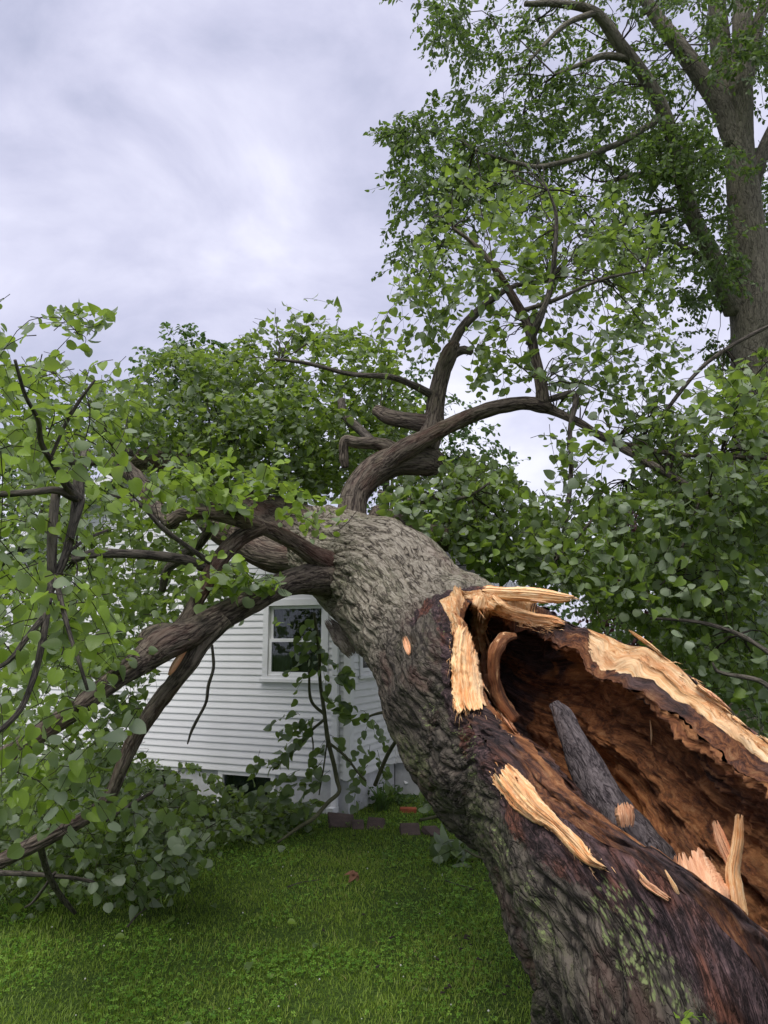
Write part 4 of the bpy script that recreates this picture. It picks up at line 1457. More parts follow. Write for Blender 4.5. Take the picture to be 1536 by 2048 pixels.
# behind the trunk on the right
limb([(745, 1035, 6.5, 26), (800, 1055, 6.6, 24), (860, 1075, 6.7, 26), (920, 1082, 6.8, 20), (1000, 1090, 6.9, 12)])
limb([(758, 985, 6.6, 5), (820, 1000, 6.4, 5), (880, 1005, 6.2, 4), (940, 990, 6.0, 3), (980, 965, 5.9, 2)], 'branch')
limb([(780, 1020, 6.4, 4), (825, 1060, 6.1, 3), (850, 1090, 6.0, 3)], 'branch')
limb([(1180, 860, 6.2, 8), (1260, 905, 6.0, 8), (1340, 950, 5.8, 7), (1420, 990, 5.6, 5), (1560, 1010, 5.4, 3)], 'branch')
limb([(1560, 1320, 5.0, 5), (1480, 1270, 5.1, 4.5), (1400, 1245, 5.2, 4), (1300, 1236, 5.3, 2.5)], 'branch')
limb([(1560, 1400, 4.8, 5), (1520, 1362, 4.9, 5), (1440, 1345, 5.0, 4), (1425, 1325, 5.0, 2)], 'branch')
limb([(1400, 1000, 5.8, 3), (1370, 1080, 5.7, 3), (1340, 1150, 5.6, 2.5), (1320, 1170, 5.6, 1.5)], 'branch')
limb([(1184, 1040, 5.7, 2.5), (1150, 1080, 5.7, 3), (1110, 1120, 5.6, 2)], 'branch')
limb([(1560, 640, 6.0, 4), (1450, 700, 6.1, 4), (1380, 760, 6.2, 4), (1290, 880, 6.2, 3)], 'branch')
# thin stems close on the left
limb([(172, 900, 3.6, 10), (158, 960, 3.5, 12), (156, 1005, 3.45, 14), (146, 1050, 3.4, 9), (128, 1120, 3.35, 9), (106, 1160, 3.3, 10), (96, 1200, 3.2, 9), (88, 1260, 3.1, 8), (72, 1340, 3.0, 7), (40, 1420, 2.9, 6), (-10, 1470, 2.85, 5)], 'branch')
limb([(156, 1000, 3.45, 11), (130, 965, 3.3, 9), (105, 925, 3.2, 7), (82, 885, 3.1, 6), (76, 840, 3.0, 5), (50, 790, 2.9, 4), (30, 720, 2.8, 3)], 'branch')
limb([(150, 995, 3.4, 9), (110, 980, 3.3, 8), (60, 985, 3.2, 7), (-30, 990, 3.1, 6)], 'branch')
limb([(112, 985, 3.35, 9), (106, 1040, 3.3, 10), (104, 1100, 3.3, 10), (104, 1150, 3.3, 9)], 'branch')
limb([(110, 1150, 3.3, 6), (124, 1210, 3.2, 5), (140, 1270, 3.1, 4.5), (160, 1330, 3.0, 4), (175, 1380, 3.0, 3)], 'branch')
limb([(90, 1230, 3.15, 6), (50, 1280, 3.0, 6), (20, 1320, 2.9, 5), (-30, 1350, 2.8, 4)], 'branch')
limb([(100, 920, 3.2, 4), (130, 850, 3.2, 4), (160, 800, 3.2, 3.5), (190, 760, 3.2, 2.5)], 'branch')
limb([(130, 1110, 3.4, 4), (170, 1080, 3.6, 3.5), (215, 1060, 3.8, 3)], 'branch')
limb([(420, 1125, 5.1, 5), (330, 1060, 4.8, 5), (280, 1010, 4.7, 4), (220, 990, 4.6, 3)], 'branch')
# dangling twigs in front of the house
limb([(424, 1290, 5.3, 3), (427, 1335, 5.3, 3.6), (417, 1370, 5.3, 3.4), (412, 1405, 5.3, 3.2), (394, 1440, 5.3, 3), (382, 1465, 5.3, 2.6), (375, 1488, 5.3, 1.5)], 'branch')
limb([(-40, 1745, 5.0, 6), (60, 1748, 5.1, 5), (140, 1755, 5.2, 4), (190, 1765, 5.3, 3)], 'branch')
limb([(80, 1690, 4.6, 7), (95, 1745, 4.9, 6), (120, 1790, 5.2, 6), (150, 1826, 5.4, 4)], 'branch')
limb([(110, 1745, 5.0, 3), (70, 1800, 5.3, 3), (50, 1815, 5.5, 2)], 'branch')
limb([(210, 1640, 4.8, 5), (260, 1610, 5.4, 4), (330, 1570, 6.0, 3)], 'branch')

# ------------------------------------------------------------------ foliage of the fallen tree
CLEAR = [   # (image outline, nearest depth that may carry leaves there)
    ([(610, 1130), (660, 1080), (720, 1060), (880, 1085), (975, 1160), (1150, 1165), (1200, 1210), (1345, 1290), (1450, 1385), (1536, 1440), (1536, 2048), (1085, 2048), (1040, 1850), (980, 1690), (930, 1610), (800, 1540), (790, 1400), (740, 1320), (640, 1215)], 7.5),
    ([(400, 1255), (520, 1195), (640, 1150), (650, 1200), (540, 1225), (430, 1280), (350, 1420), (250, 1560), (225, 1540), (330, 1380)], 5.0),
    ([(480, 1030), (640, 1105), (640, 1145), (520, 1085), (400, 1050)], 5.2),
    ([(672, 960), (760, 900), (860, 880), (880, 960), (760, 990), (750, 1050), (690, 1060)], 6.8),
    ([(860, 920), (870, 790), (900, 690), (920, 690), (895, 830), (1090, 790), (1100, 830), (900, 890)], 6.6),
    ([(335, 1300), (540, 1225), (545, 1360), (650, 1370), (710, 1370), (790, 1370), (790, 1500), (700, 1520), (660, 1525), (520, 1500), (390, 1500), (330, 1510), (250, 1500), (290, 1440)], 99),
    ([(690, 1530), (800, 1530), (930, 1610), (1000, 1720), (1050, 1850), (1090, 2048), (0, 2048), (0, 1850), (330, 1815), (440, 1735), (570, 1710), (690, 1640)], 99),
    ([(0, 0), (760, 0), (760, 600), (560, 590), (300, 640), (225, 600), (150, 580), (50, 595), (0, 590)], 99),
]


def sample_poly(poly, n):
    poly = np.array(poly, float)
    lo, hi = poly.min(0), poly.max(0)
    o = []
    while sum(map(len, o)) < n:
        q = rng.uniform(lo, hi, (n * 2, 2))
        o.append(q[in_poly(q[:, 0], q[:, 1], poly)])
    return np.concatenate(o)[:n]


FOL = Foliage()


def region(fol, poly, n, d, L=(0.25, 0.5), nl=(6, 11), size=0.085, tint=0.5, tvar=0.22, droop=0.5, flip=0.3, dirb=(0, 0, 0), gap=0.0, gapf=1.1, dfun=None, upb=0.8, ldroop=0.5, seed=0, anc=(), nrun=0):
    q = sample_poly(poly, n)
    an = [P(*a) for a in anc]
    left = nrun
    for px, py in q:
        dd = dfun(px, py) + rng.uniform(*d) if dfun else rng.uniform(*d)
        p = P(px, py, dd)
        if gap and noise3(p[None] * gapf + seed)[0] < gap * 0.9 - 0.45:
            continue
        v = rng.normal(0, 1, 3) * (1, 1, 0.5) + np.array(dirb)
        ln = rng.uniform(*L)
        if left > 0:
            a = min(an, key=lambda a_: np.linalg.norm(a_ - p) * rng.uniform(.7, 1.3))
            if 0.3 < np.linalg.norm(a - p) < 2.6:
                fol.runner(a, p, rng.uniform(.004, .009)); left -= 1
        cl_t = 0.35 * noise3(p[None] * 0.9 + 40)[0]
        fol.spray(p - unit(v) * ln * 0.5, v, ln, int(rng.integers(*nl)), size, droop, tint + cl_t, tvar, flip, upb, 0.0028, ldroop)


# near left, bright young leaves
region(FOL, [(-40, 640), (60, 610), (130, 700), (215, 780), (250, 900), (230, 1050), (200, 1200), (150, 1400), (60, 1480), (-40, 1560)], 66, (2.8, 3.9), (0.25, 0.5), (6, 10), 0.062, 0.95, 0.18, 0.6, 0.22, ldroop=0.6)
region(FOL, [(-30, 1150), (140, 1150), (250, 1300), (220, 1420), (130, 1560), (-30, 1620)], 39, (3.1, 4.3), (0.2, 0.4), (5, 9), 0.069, 0.85, 0.18, 0.7, 0.25, ldroop=0.8)
region(FOL, [(150, 1400), (290, 1390), (280, 1520), (160, 1650), (60, 1640), (20, 1560)], 23, (3.6, 4.5), (0.2, 0.4), (4, 7), 0.086, 0.62, 0.18, 0.8, 0.3, ldroop=0.9)
# sprig standing against the sky
region(FOL, [(60, 620), (110, 600), (200, 600), (210, 630), (150, 680), (90, 720)], 13, (3.6, 4.6), (0.2, 0.35), (4, 7), 0.059, 0.5, 0.2, 0.3, 0.5, dirb=(0.5, 0, 0.8))
region(FOL, [(-30, 590), (10, 620), (25, 660), (-30, 690)], 5, (4.6, 5.4), (0.2, 0.4), (5, 8), 0.059, 0.3)
# left middle
region(FOL, [(-40, 720), (120, 700), (260, 760), (290, 900), (330, 1000), (430, 1050), (460, 1120), (360, 1240), (220, 1330), (100, 1450), (-40, 1530)], 239, (4.4, 6.4), (0.3, 0.55), (7, 12), 0.071, 0.74, 0.25, 0.5, 0.32, gap=0.3, anc=[(156, 1000, 4.2), (250, 930, 6.0), (330, 1060, 5.0), (150, 1118, 4.8), (90, 1200, 3.6)], nrun=34)
region(FOL, [(-40, 760), (260, 740), (300, 880), (480, 1010), (420, 1130), (300, 1280), (100, 1450), (-40, 1500)], 266, (6.5, 9.0), (0.35, 0.6), (8, 13), 0.076, 0.48, 0.2, 0.5, 0.4, gap=0.2)
region(FOL, [(60, 1040), (200, 1050), (420, 1080), (520, 1140), (500, 1200), (330, 1280), (120, 1330)], 130, (6.6, 9.0), (0.3, 0.5), (8, 12), 0.08, 0.55, 0.2, 0.6, 0.4)
# fresh sprays over the trunk
region(FOL, [(310, 930), (420, 900), (520, 900), (560, 960), (520, 1000), (420, 1010), (330, 1020)], 39, (4.9, 5.6), (0.25, 0.45), (5, 9), 0.077, 0.92, 0.12, 0.3, 0.25)
region(FOL, [(550, 960), (690, 985), (700, 1030), (640, 1060), (560, 1040)], 17, (5.2, 5.9), (0.2, 0.35), (4, 7), 0.074, 0.75, 0.15, 0.4, 0.3)
region(FOL, [(440, 1130), (540, 1110), (560, 1160), (500, 1190), (430, 1190)], 16, (4.9, 5.2), (0.15, 0.3), (3, 6), 0.097, 0.7, 0.15, 0.4, 0.6)
region(FOL, [(400, 1260), (540, 1220), (540, 1300), (480, 1340), (400, 1330)], 18, (6.3, 7.0), (0.2, 0.35), (5, 8), 0.074, 0.4, 0.2, 0.5, 0.4)
region(FOL, [(190, 1290), (300, 1250), (330, 1330), (250, 1420), (230, 1520), (140, 1500)], 46, (5.2, 6.6), (0.3, 0.4), (6, 10), 0.074, 0.4, 0.2, 0.7, 0.4)
# crown lying over the roof
region(FOL, [(290, 700), (340, 690), (450, 690), (520, 640), (620, 650), (700, 650), (780, 690), (800, 760), (840, 800), (800, 900), (690, 960), (560, 1000), (420, 960), (330, 890), (270, 830)], 931, (7.5, 9.2), (0.3, 0.6), (8, 13), 0.069, 0.60, 0.22, 0.5, 0.72, gap=0.22, gapf=1.5, anc=[(600, 900, 8.2), (480, 920, 8.3), (690, 830, 7.5), (385, 948, 8.5), (760, 820, 7.2), (560, 720, 7.5)], nrun=70)
region(FOL, [(200, 760), (290, 740), (300, 850), (260, 900), (180, 850)], 57, (7.0, 9.0), (0.3, 0.5), (8, 12), 0.074, 0.42, 0.2, 0.5, 0.5)
region(FOL, [(590, 610), (660, 590), (670, 620), (630, 680), (590, 690)], 10, (8.0, 9.0), (0.3, 0.5), (5, 8), 0.074, 0.3, 0.2, 0.2, 0.6, dirb=(.3, 0, 1))
region(FOL, [(430, 780), (680, 760), (690, 900), (640, 980), (480, 950)], 252, (6.9, 8.0), (0.3, 0.5), (8, 12), 0.069, 0.55, 0.22, 0.5, 0.7, gap=0.34, gapf=1.7)
# upper right, ragged against the sky
region(FOL, [(800, 540), (830, 430), (900, 300), (1010, 330), (1200, 380), (1330, 440), (1350, 560), (1250, 640), (1160, 620), (1040, 560), (930, 590), (830, 600)], 438, (6.0, 8.0), (0.25, 0.5), (6, 11), 0.072, 0.46, 0.22, 0.6, 0.65, gap=0.42, gapf=1.8, anc=[(905, 455, 6.3), (985, 530, 6.3), (1096, 380, 6.2), (1112, 460, 6.2), (1056, 650, 6.3), (1100, 562, 7.0), (1290, 540, 6.0)], nrun=60)
region(FOL, [(790, 560), (850, 520), (900, 620), (880, 680), (800, 690), (760, 660)], 29, (6.4, 7.4), (0.25, 0.5), (5, 8), 0.077, 0.35, 0.2, 0.6, 0.4, dirb=(-.3, 0, -.6))
region(FOL, [(930, 620), (1100, 590), (1300, 600), (1380, 760), (1330, 870), (1150, 800), (1060, 740), (950, 760)], 252, (5.9, 7.8), (0.25, 0.5), (6, 10), 0.072, 0.42, 0.2, 0.7, 0.55, gap=0.48, gapf=1.8, anc=[(1082, 770, 6.3), (1056, 650, 6.3), (1200, 560, 6.1), (1110, 822, 6.3), (1160, 846, 6.2), (1290, 880, 6.2)], nrun=50)
region(FOL, [(1100, 840), (1330, 800), (1450, 850), (1400, 960), (1250, 960), (1130, 980)], 133, (5.6, 7.0), (0.3, 0.6), (6, 10), 0.076, 0.45, 0.2, 0.8, 0.5, gap=0.46, gapf=1.8, anc=[(1225, 882, 6.1), (1142, 950, 6.0), (1340, 950, 5.8)], nrun=25)
# right edge, nearer
region(FOL, [(1400, 760), (1560, 690), (1560, 960), (1440, 960), (1360, 860)], 139, (5.0, 6.6), (0.3, 0.55), (7, 11), 0.076, 0.52, 0.2, 0.7, 0.5, gap=0.3, gapf=1.6, anc=[(1440, 914, 5.9), (1450, 700, 6.1), (1420, 990, 5.6)], nrun=25)
# hanging curtain of leaves behind the split trunk
region(FOL, [(770, 950), (900, 900), (1020, 930), (1100, 1010), (1150, 1160), (1000, 1175), (900, 1100), (840, 1040), (770, 1010)], 452, (6.0, 7.6), (0.3, 0.6), (8, 12), 0.074, 0.60, 0.2, 0.8, 0.5, anc=[(880, 1005, 6.3), (940, 990, 6.1), (1132, 1045, 5.9), (920, 1082, 6.8)], nrun=30, gap=0.2, ldroop=0.7, upb=0.45)
region(FOL, [(1090, 1010), (1250, 960), (1400, 930), (1560, 900), (1560, 1480), (1440, 1380), (1330, 1290), (1200, 1220), (1100, 1180)], 904, (5.2, 7.6), (0.3, 0.6), (8, 12), 0.074, 0.58, 0.2, 0.8, 0.55, anc=[(1420, 990, 5.6), (1340, 1150, 5.6), (1480, 1270, 5.2), (1300, 1236, 5.4), (1110, 1120, 5.8), (1500, 1000, 6.2), (1250, 960, 6.4)], nrun=80, gap=0.24, gapf=1.5, ldroop=0.7, upb=0.45)
region(FOL, [(1000, 1080), (1560, 1020), (1560, 1440), (1330, 1290), (1150, 1190)], 438, (7.6, 9.4), (0.35, 0.6), (9, 13), 0.076, 0.5, 0.2, 0.8, 0.45, ldroop=0.7)


# heap of leafy branches pressed on the ground by the house wall
def heap(fol, gpoly, n, h, **kw):
    gp = np.array([G(*p)[:2] for p in gpoly])
    q = sample_poly(gp, n)
    cen = gp.mean(0)
    for x, y in q:
        hh = h(x, y) if callable(h) else h
        z = float(terrain(y)) + 0.04 + hh * rng.random() ** 0.75
        v = rng.normal(0, 1, 3) * (1, 1, .35) + np.array((0.25, -0.5, 0))
        ln = rng.uniform(0.25, 0.5)
        p = np.array((x, y, z))
        fol.spray(p, v, ln, int(rng.integers(8, 12)), kw.get('size', 0.08), 0.3, kw.get('tint', 0.35), 0.22, kw.get('flip', 0.4), 0.588, 0.003, 0.55)


heap(FOL, [(-60, 1800), (120, 1800), (300, 1770), (400, 1712), (520, 1690), (600, 1655), (480, 1635), (200, 1615), (-60, 1600)], 400, lambda x, y: 0.16 + 0.62 * max(0, min(1, (-x - 1.3) / 1.6)), tint=0.48)
heap(FOL, [(330, 1680), (560, 1670), (640, 1640), (600, 1625), (330, 1625)], 120, 0.17, tint=0.4)
region(FOL, [(-40, 1560), (200, 1560), (330, 1560), (380, 1640), (400, 1700), (330, 1760), (150, 1790), (-40, 1800)], 146, (5.4, 6.6), (0.3, 0.5), (6, 9), 0.081, 0.45, 0.22, 0.7, 0.4, ldroop=0.8)
region(FOL, [(280, 1610), (390, 1590), (400, 1690), (330, 1740), (270, 1700)], 18, (5.2, 5.9), (0.2, 0.35), (5, 8), 0.086, 0.55, 0.15, 0.9, 0.75, ldroop=0.9)
region(FOL, [(80, 1480), (230, 1470), (330, 1540), (330, 1600), (60, 1600)], 93, (6.5, 9.0), (0.3, 0.5), (7, 10), 0.079, 0.35, 0.2, 0.7, 0.4)

pos, axs, nms, szs, lcs = FOL.arrays()
cx_, cy_, cd_ = project(pos + axs * szs[:, None] * 0.5)
keep = cd_ > 1.0
for poly, near in CLEAR:
    keep &= ~(in_poly(cx_, cy_, poly) & (cd_ < near))
keep &= pos[:, 2] > terrain(pos[:, 1]) + 0.02
# nothing grows inside the trunk or through the house
cen = C[::8, :3]; crad = C[::8, 3]
for k in range(0, len(pos), 2000):
    dd_ = np.linalg.norm(pos[k:k + 2000, None, :] - cen[None], axis=2)
    keep[k:k + 2000] &= ~(dd_ < crad[None] * 1.08).any(1)
rel = pos[:, :2] - HC[:2]
hx = rel @ np.array((math.cos(HROT), math.sin(HROT))); hy = rel @ np.array((-math.sin(HROT), math.cos(HROT)))
keep &= ~((hx < 0.06) & (hx > -WIDTH - .1) & (hy > -0.1) & (pos[:, 2] < 2.95 + SLOPE * (3.3 - np.abs(hx - PEAKX))))
FOL.prune_twigs(keep)
pos, axs, nms, szs, lcs = pos[keep], axs[keep], nms[keep], szs[keep], lcs[keep]
cx_, cy_, cd_ = cx_[keep], cy_[keep], cd_[keep]
print('fallen tree leaves', len(pos))
# the leaves that show largest are objects of their own
shown = szs / cd_ * ((cx_ > -10) & (cx_ < 1546) & (cy_ > 0) & (cy_ < 2048))
order = np.argsort(-shown)
big, rest = order[:300], order[300:]
me = leaf_mesh('foliage', pos[rest] - TREE0, axs[rest], nms[rest], szs[rest], lcs[rest], TEMPL)
tag(obj('foliage', me, M_leaf, tree, local=True), kind='stuff')
variants = []
for k in range(18):
    TV, TF, lv = TEMPL[k % len(TEMPL)]
    vm = mk_mesh('leaf', TV, TF, {'lc': np.full(len(TV), 0.45 + 0.55 * (k // 6) / 2.0), 'lv': lv})
    vm.materials.append(M_leaf)
    variants.append(vm)
x_, y_, z_ = orient(axs[big], nms[big])
for j, i in enumerate(big):
    tone = int(np.clip((lcs[i] - 0.45) / 0.55 * 3, 0, 2))
    o = bpy.data.objects.new('leaf', variants[tone * 6 + int(rng.integers(6))])
    s_ = szs[i]
    R_ = Matrix(np.stack([x_[j], y_[j], z_[j]], 1).tolist()).to_4x4()
    o.parent = tree
    o.matrix_basis = Matrix.Translation(Vector(pos[i] - TREE0)) @ R_ @ Matrix.Scale(float(s_), 4)
    COL.objects.link(o)
tw = FOL.tw
tw.V = [v - TREE0 for v in tw.V]
tag(obj('twigs', tw.mesh('twigs'), M_twig, tree, local=True), kind='stuff')
FOL.stem.V = [v - TREE0 for v in FOL.stem.V]
tag(obj('thin_stems', FOL.stem.mesh('thin_stems'), M_twig, tree, local=True), kind='stuff')


M_green_stem = simple('greenish_stem', (0.085, 0.085, 0.045), .75, .25, .35, 14, .4, 90)
# ------------------------------------------------------------------ broken branches standing and lying by the house
def sprig(name, stems, sprays, label, cat, loc, size=0.115, tint=0.25, flip=0.3, mat=None, ldroop=0.6, group=None, nleaf=(6, 10)):
    """a loose branch: stems as tubes, leaves in sprays"""
    loc = np.array(loc)
    r = root(name, tuple(loc), label, cat, group)
    for pts in stems:
        K = PX(pts) if len(pts[0]) == 4 else np.array(pts)
        V, fs, b = tube(K, 0.03, 8, 0.08, 8)
        obj('stem', mk_mesh('stem', V - loc, fs, {'bk': b}), mat or M_green_stem, r, local=True)
    f = Foliage()
    for s in sprays:
        p, v, ln = s[:3]
        f.spray(np.array(p), np.array(v, float), ln, int(rng.integers(*nleaf)), size, 0.35, tint, 0.2, flip, 0.8, 0.003, ldroop)
    if f.pos:
        a = f.arrays()
        tag(obj('foliage', leaf_mesh('foliage', a[0] - loc, *a[1:], TEMPL), M_leaf, r, local=True), kind='stuff')
        f.tw.V = [v - loc for v in f.tw.V]
        tag(obj('twigs', f.tw.mesh('twigs'), M_twig, r, local=True), kind='stuff')
    return r


def pxspray(px, py, d, dx, dy, L):
    p = P(px, py, d); q = P(px + dx, py + dy, d)
    return (p, q - p + rng.normal(0, 0.02, 3), L)


DB = 8.6
sp = [pxspray(640, 1440, DB, -110, -10, .45), pxspray(640, 1440, DB, -90, 20, .4), pxspray(610, 1470, DB, -50, 45, .32), pxspray(650, 1400, DB, 70, -10, .32), pxspray(655, 1420, DB, 60, 5, .3), pxspray(660, 1470, DB, 40, 25, .25), pxspray(650, 1480, DB, -30, 40, .3), pxspray(640, 1330, DB - .1, -60, 40, .38), pxspray(635, 1300, DB - .1, -50, 20, .38), pxspray(640, 1310, DB - .1, 20, 50, .35), pxspray(640, 1260, DB - .1, -60, 30, .3), pxspray(630, 1280, DB - .1, 30, 30, .3), pxspray(630, 1250, DB - .1, -20, 60, .3), pxspray(625, 1230, DB - .1, -30, 50, .3), pxspray(645, 1520, DB, -40, 30, .25), pxspray(660, 1540, DB, -50, 30, .3), pxspray(600, 1500, DB, -60, 20, .3), pxspray(640, 1450, DB, -100, 25, .45), pxspray(600, 1430, DB, -60, -5, .3), *[pxspray(xq, yq, DB - .1, dxq, dyq, .3) for xq, yq, dxq, dyq in ((560, 1530, -50, -10), (600, 1540, -40, 10), (560, 1560, -60, 15), (620, 1570, -50, 5), (520, 1500, -20, 40), (590, 1590, -60, 5), (640, 1600, -40, 10), (540, 1590, -50, 10), (500, 1570, -40, 10))], pxspray(668, 1360, DB - .1, 30, -20, .2), pxspray(665, 1350, DB - .1, 30, 5, .2)]
sprig('broken_branch', [[(628, 1225, DB - .1, 3), (638, 1300, DB - .1, 3.6), (640, 1360, DB, 3.6), (648, 1420, DB, 4), (656, 1480, DB, 4.4), (668, 1530, DB, 4.6), (674, 1560, DB, 4.4), (678, 1584, DB - .1, 4.2), (655, 1606, DB - .2, 4), (628, 1636, DB - .4, 4), (596, 1656, DB - .5, 3.6), (555, 1685, DB - .7, 2.5)],
                       [(650, 1430, DB, 3), (622, 1400, DB, 3), (618, 1340, DB - .1, 2.4)], [(650, 1438, DB, 3), (622, 1462, DB, 2.8), (590, 1500, DB, 2.2), (545, 1540, DB, 1.4)], [(658, 1486, DB, 3), (690, 1512, DB - .1, 3), (716, 1545, DB - .1, 2.5), (732, 1562, DB - .1, 2)], [(655, 1475, DB, 1.6), (648, 1530, DB, 1.6), (638, 1590, DB, 1.2)], [(622, 1462, DB, 1.6), (626, 1500, DB, 1.4), (612, 1560, DB, 1)]],
      sp, 'bent green branch with dark leaves leaning upright before the house window', 'branch', G(640, 1650))
sp = [pxspray(720, 1420, 8.9, 20, 15, .25), pxspray(735, 1450, 8.9, -15, 40, .3), pxspray(748, 1440, 8.9, 15, 30, .25), pxspray(740, 1490, 8.9, -20, 40, .3), pxspray(755, 1500, 8.9, 15, 30, .25), pxspray(735, 1530, 8.8, -15, 30, .3), pxspray(760, 1540, 8.8, 20, 20, .25), pxspray(715, 1550, 8.8, -10, 40, .25)]
sprig('broken_branch', [[(798, 1440, 8.3, 3), (775, 1425, 8.7, 3), (745, 1430, 8.9, 2.5), (728, 1440, 8.9, 2)], [(800, 1470, 8.2, 4), (775, 1510, 8.6, 4), (750, 1570, 8.8, 4)]], sp, 'small dark leafy branch hanging by the white side wall beside the trunk', 'branch', G(745, 1610), nleaf=(5, 8))
# loose sprigs on the lawn
def gspray(px, py, n, spread, L=0.2, h=0.03):
    o = []
    for k in range(n):
        g = G(px + rng.normal(0, spread), py + rng.normal(0, spread * .3))
        v = rng.normal(0, 1, 3) * (1, 1, .2)
        o.append((g + (0, 0, h + rng.uniform(0, h * 2)), v, L))
    return o


sprig('leafy_sprig', [[(930, 1700, 7.0, 2), (960, 1715, 6.9, 2.5), (1000, 1722, 6.8, 2)]], gspray(935, 1715, 11, 28, 0.25, 0.06), 'leafy green sprig lying on the lawn against the trunk', 'sprig', G(940, 1730), tint=0.2, flip=.4)
sprig('leafy_sprig', [[(840, 1640, 8.3, 3), (900, 1630, 8.2, 3), (960, 1640, 8.0, 3)]], gspray(880, 1640, 8, 25, 0.22, 0.14), 'leafy sprig drooping over the end of the paver row', 'sprig', G(880, 1660), tint=0.45, flip=.35)
sprig('leafy_sprig', [], gspray(572, 1712, 1, 2, 0.14, 0.02), 'pair of pale turned leaves lying at the edge of the leaf heap', 'sprig', G(572, 1714), tint=0.5, flip=1.0, nleaf=(2, 3))


def ground_stick(px, label, r=0.006):
    g = np.array([[*(G(a, b) + (0, 0, 0.03 + 0.012 * rng.random())), rr] for (a, b), rr in zip(px, np.linspace(r, r * .4, len(px)))])
    V, fs, b = tube(g, 0.03, 7, 0.1, 10)
    o = obj('fallen_stick', mk_mesh('fallen_stick', V, fs, {'bk': b}), M_branch)
    tag(o, label, 'stick')


ground_stick([(255, 1865), (275, 1840), (310, 1815), (330, 1800)], 'dark thin stick lying on grass below the leaf heap', 0.008)
ground_stick([(575, 1782), (600, 1775), (640, 1768)], 'thin twig lying in the middle of the lawn')
ground_stick([(890, 1770), (920, 1780), (945, 1786)], 'short twig in the grass below the sprig by the trunk')

# ------------------------------------------------------------------ pavers, brick, broken trim, plants near the house
M_paver = simple('brown_paver', (0.095, 0.070, 0.062), 0.85, 0.2, 0.3, 9, 0.5, 70)
M_brick = simple('red_brick', (0.30, 0.085, 0.045), 0.85, 0.2, 0.3, 12, 0.5, 80)
M_white = simple('white_aluminium', (0.72, 0.73, 0.75), 0.4, 0.4, 0.06, 6)


def block(name, px, py, L, Wd, H, yaw, mat, label, cat, group=None, tilt=(0, 0), dz=0.0):
    bm_ = box_mesh(name, (-L / 2, L / 2, -Wd / 2, Wd / 2, -0.02, H))
    co = np.array([v.co[:] for v in bm_.vertices])
    co[:, :2] *= 1 + rng.normal(0, 0.05, (8, 1))
    bm_.vertices.foreach_set('co', co.astype(np.float32).ravel())
    o = obj(name, bm_, mat)
    o.location = G(px, py) + (0, 0, dz)
    o.rotation_euler = (tilt[0], tilt[1], yaw)
    md = o.modifiers.new('bevel', 'BEVEL'); md.width = min(H, 0.012); md.segments = 2
    return tag(o, label, cat, group)


GP = 'brown pavers edging the flower bed'
block('paver', 682, 1650, 0.30, 0.24, 0.07, 0.2, M_paver, 'brown paver leaning under the bent branch, at the left end of the row', 'paver', GP, (0.5, 0.1))
block('paver', 716, 1656, 0.14, 0.2, 0.05, 0.1, M_paver, 'narrow brown paver between the leaning paver and the wide one', 'paver', GP, (0.35, 0))
block('paver', 752, 1655, 0.20, 0.20, 0.06, -0.15, M_paver, 'wide tilted brown paver below the strap-leaved plant', 'paver', GP, (0.55, 0.0))
block('paver', 820, 1666, 0.22, 0.20, 0.06, 0.08, M_paver, 'square brown paver standing clear in the grass below the red brick', 'paver', GP, (0.5, 0.0))
block('paver', 865, 1668, 0.20, 0.18, 0.05, 0.65, M_paver, 'brown paver turned corner forward, at the right end of the row', 'paver', GP, (0.4, 0.1))
block('brick', 816, 1625, 0.21, 0.10, 0.06, -0.1, M_brick, 'red brick lying in the flower bed behind the pavers', 'brick')
block('gutter_piece', 828, 1588, 0.28, 0.07, 0.05, 0.12, M_white, 'straight piece of torn white gutter lying beneath the trunk', 'gutter piece', 'torn white gutter pieces', (0.9, -0.2), 0.17)
block('wall_block', 796, 1570, 0.2, 0.12, 0.34, -0.5, simple('grey_block', (0.16, 0.14, 0.13), .9, .2, .2, 10, .4), 'rough grey brown block by the house corner behind the trunk', 'block')


def crumple(px, py, L, seed, label):
    A = Acc()
    n, m = 9, 5
    X, Y = np.meshgrid(np.linspace(-L / 2, L / 2, n), np.linspace(-.05, .05, m), indexing='ij')
    Z = 0.05 + 0.09 * fbm(np.stack([X * 9 + seed, Y * 12, 0 * X], -1), 2) + 0.04 * np.abs(Y) * 10
    top = np.stack([X, Y, Z], -1).reshape(-1, 3); bot = top - (0, 0, 0.006)
    gf = grid_faces(n, m)
    A.add(np.concatenate([top, bot]), [gf, gf[:, ::-1] + n * m])
    o = obj('gutter_piece', A.mesh('gutter_piece', False), M_white)
    o.location = G(px, py) + (0, 0, 0.06)
    o.rotation_euler = (0.9, 0.2, -0.4 + seed * .1)
    tag(o, label, 'gutter piece', 'torn white gutter pieces')


crumple(862, 1606, 0.20, 1.0, 'crumpled white gutter scrap left of the longer scrap under the trunk')
crumple(903, 1622, 0.26, 2.3, 'longest crumpled white gutter scrap close under the leaning trunk')
crumple(928, 1646, 0.14, 4.1, 'small white scrap in leaves right beside the trunk bark')
crumple(940, 1664, 0.09, 5.2, 'tiny white scrap on grass at the trunk foot edge')


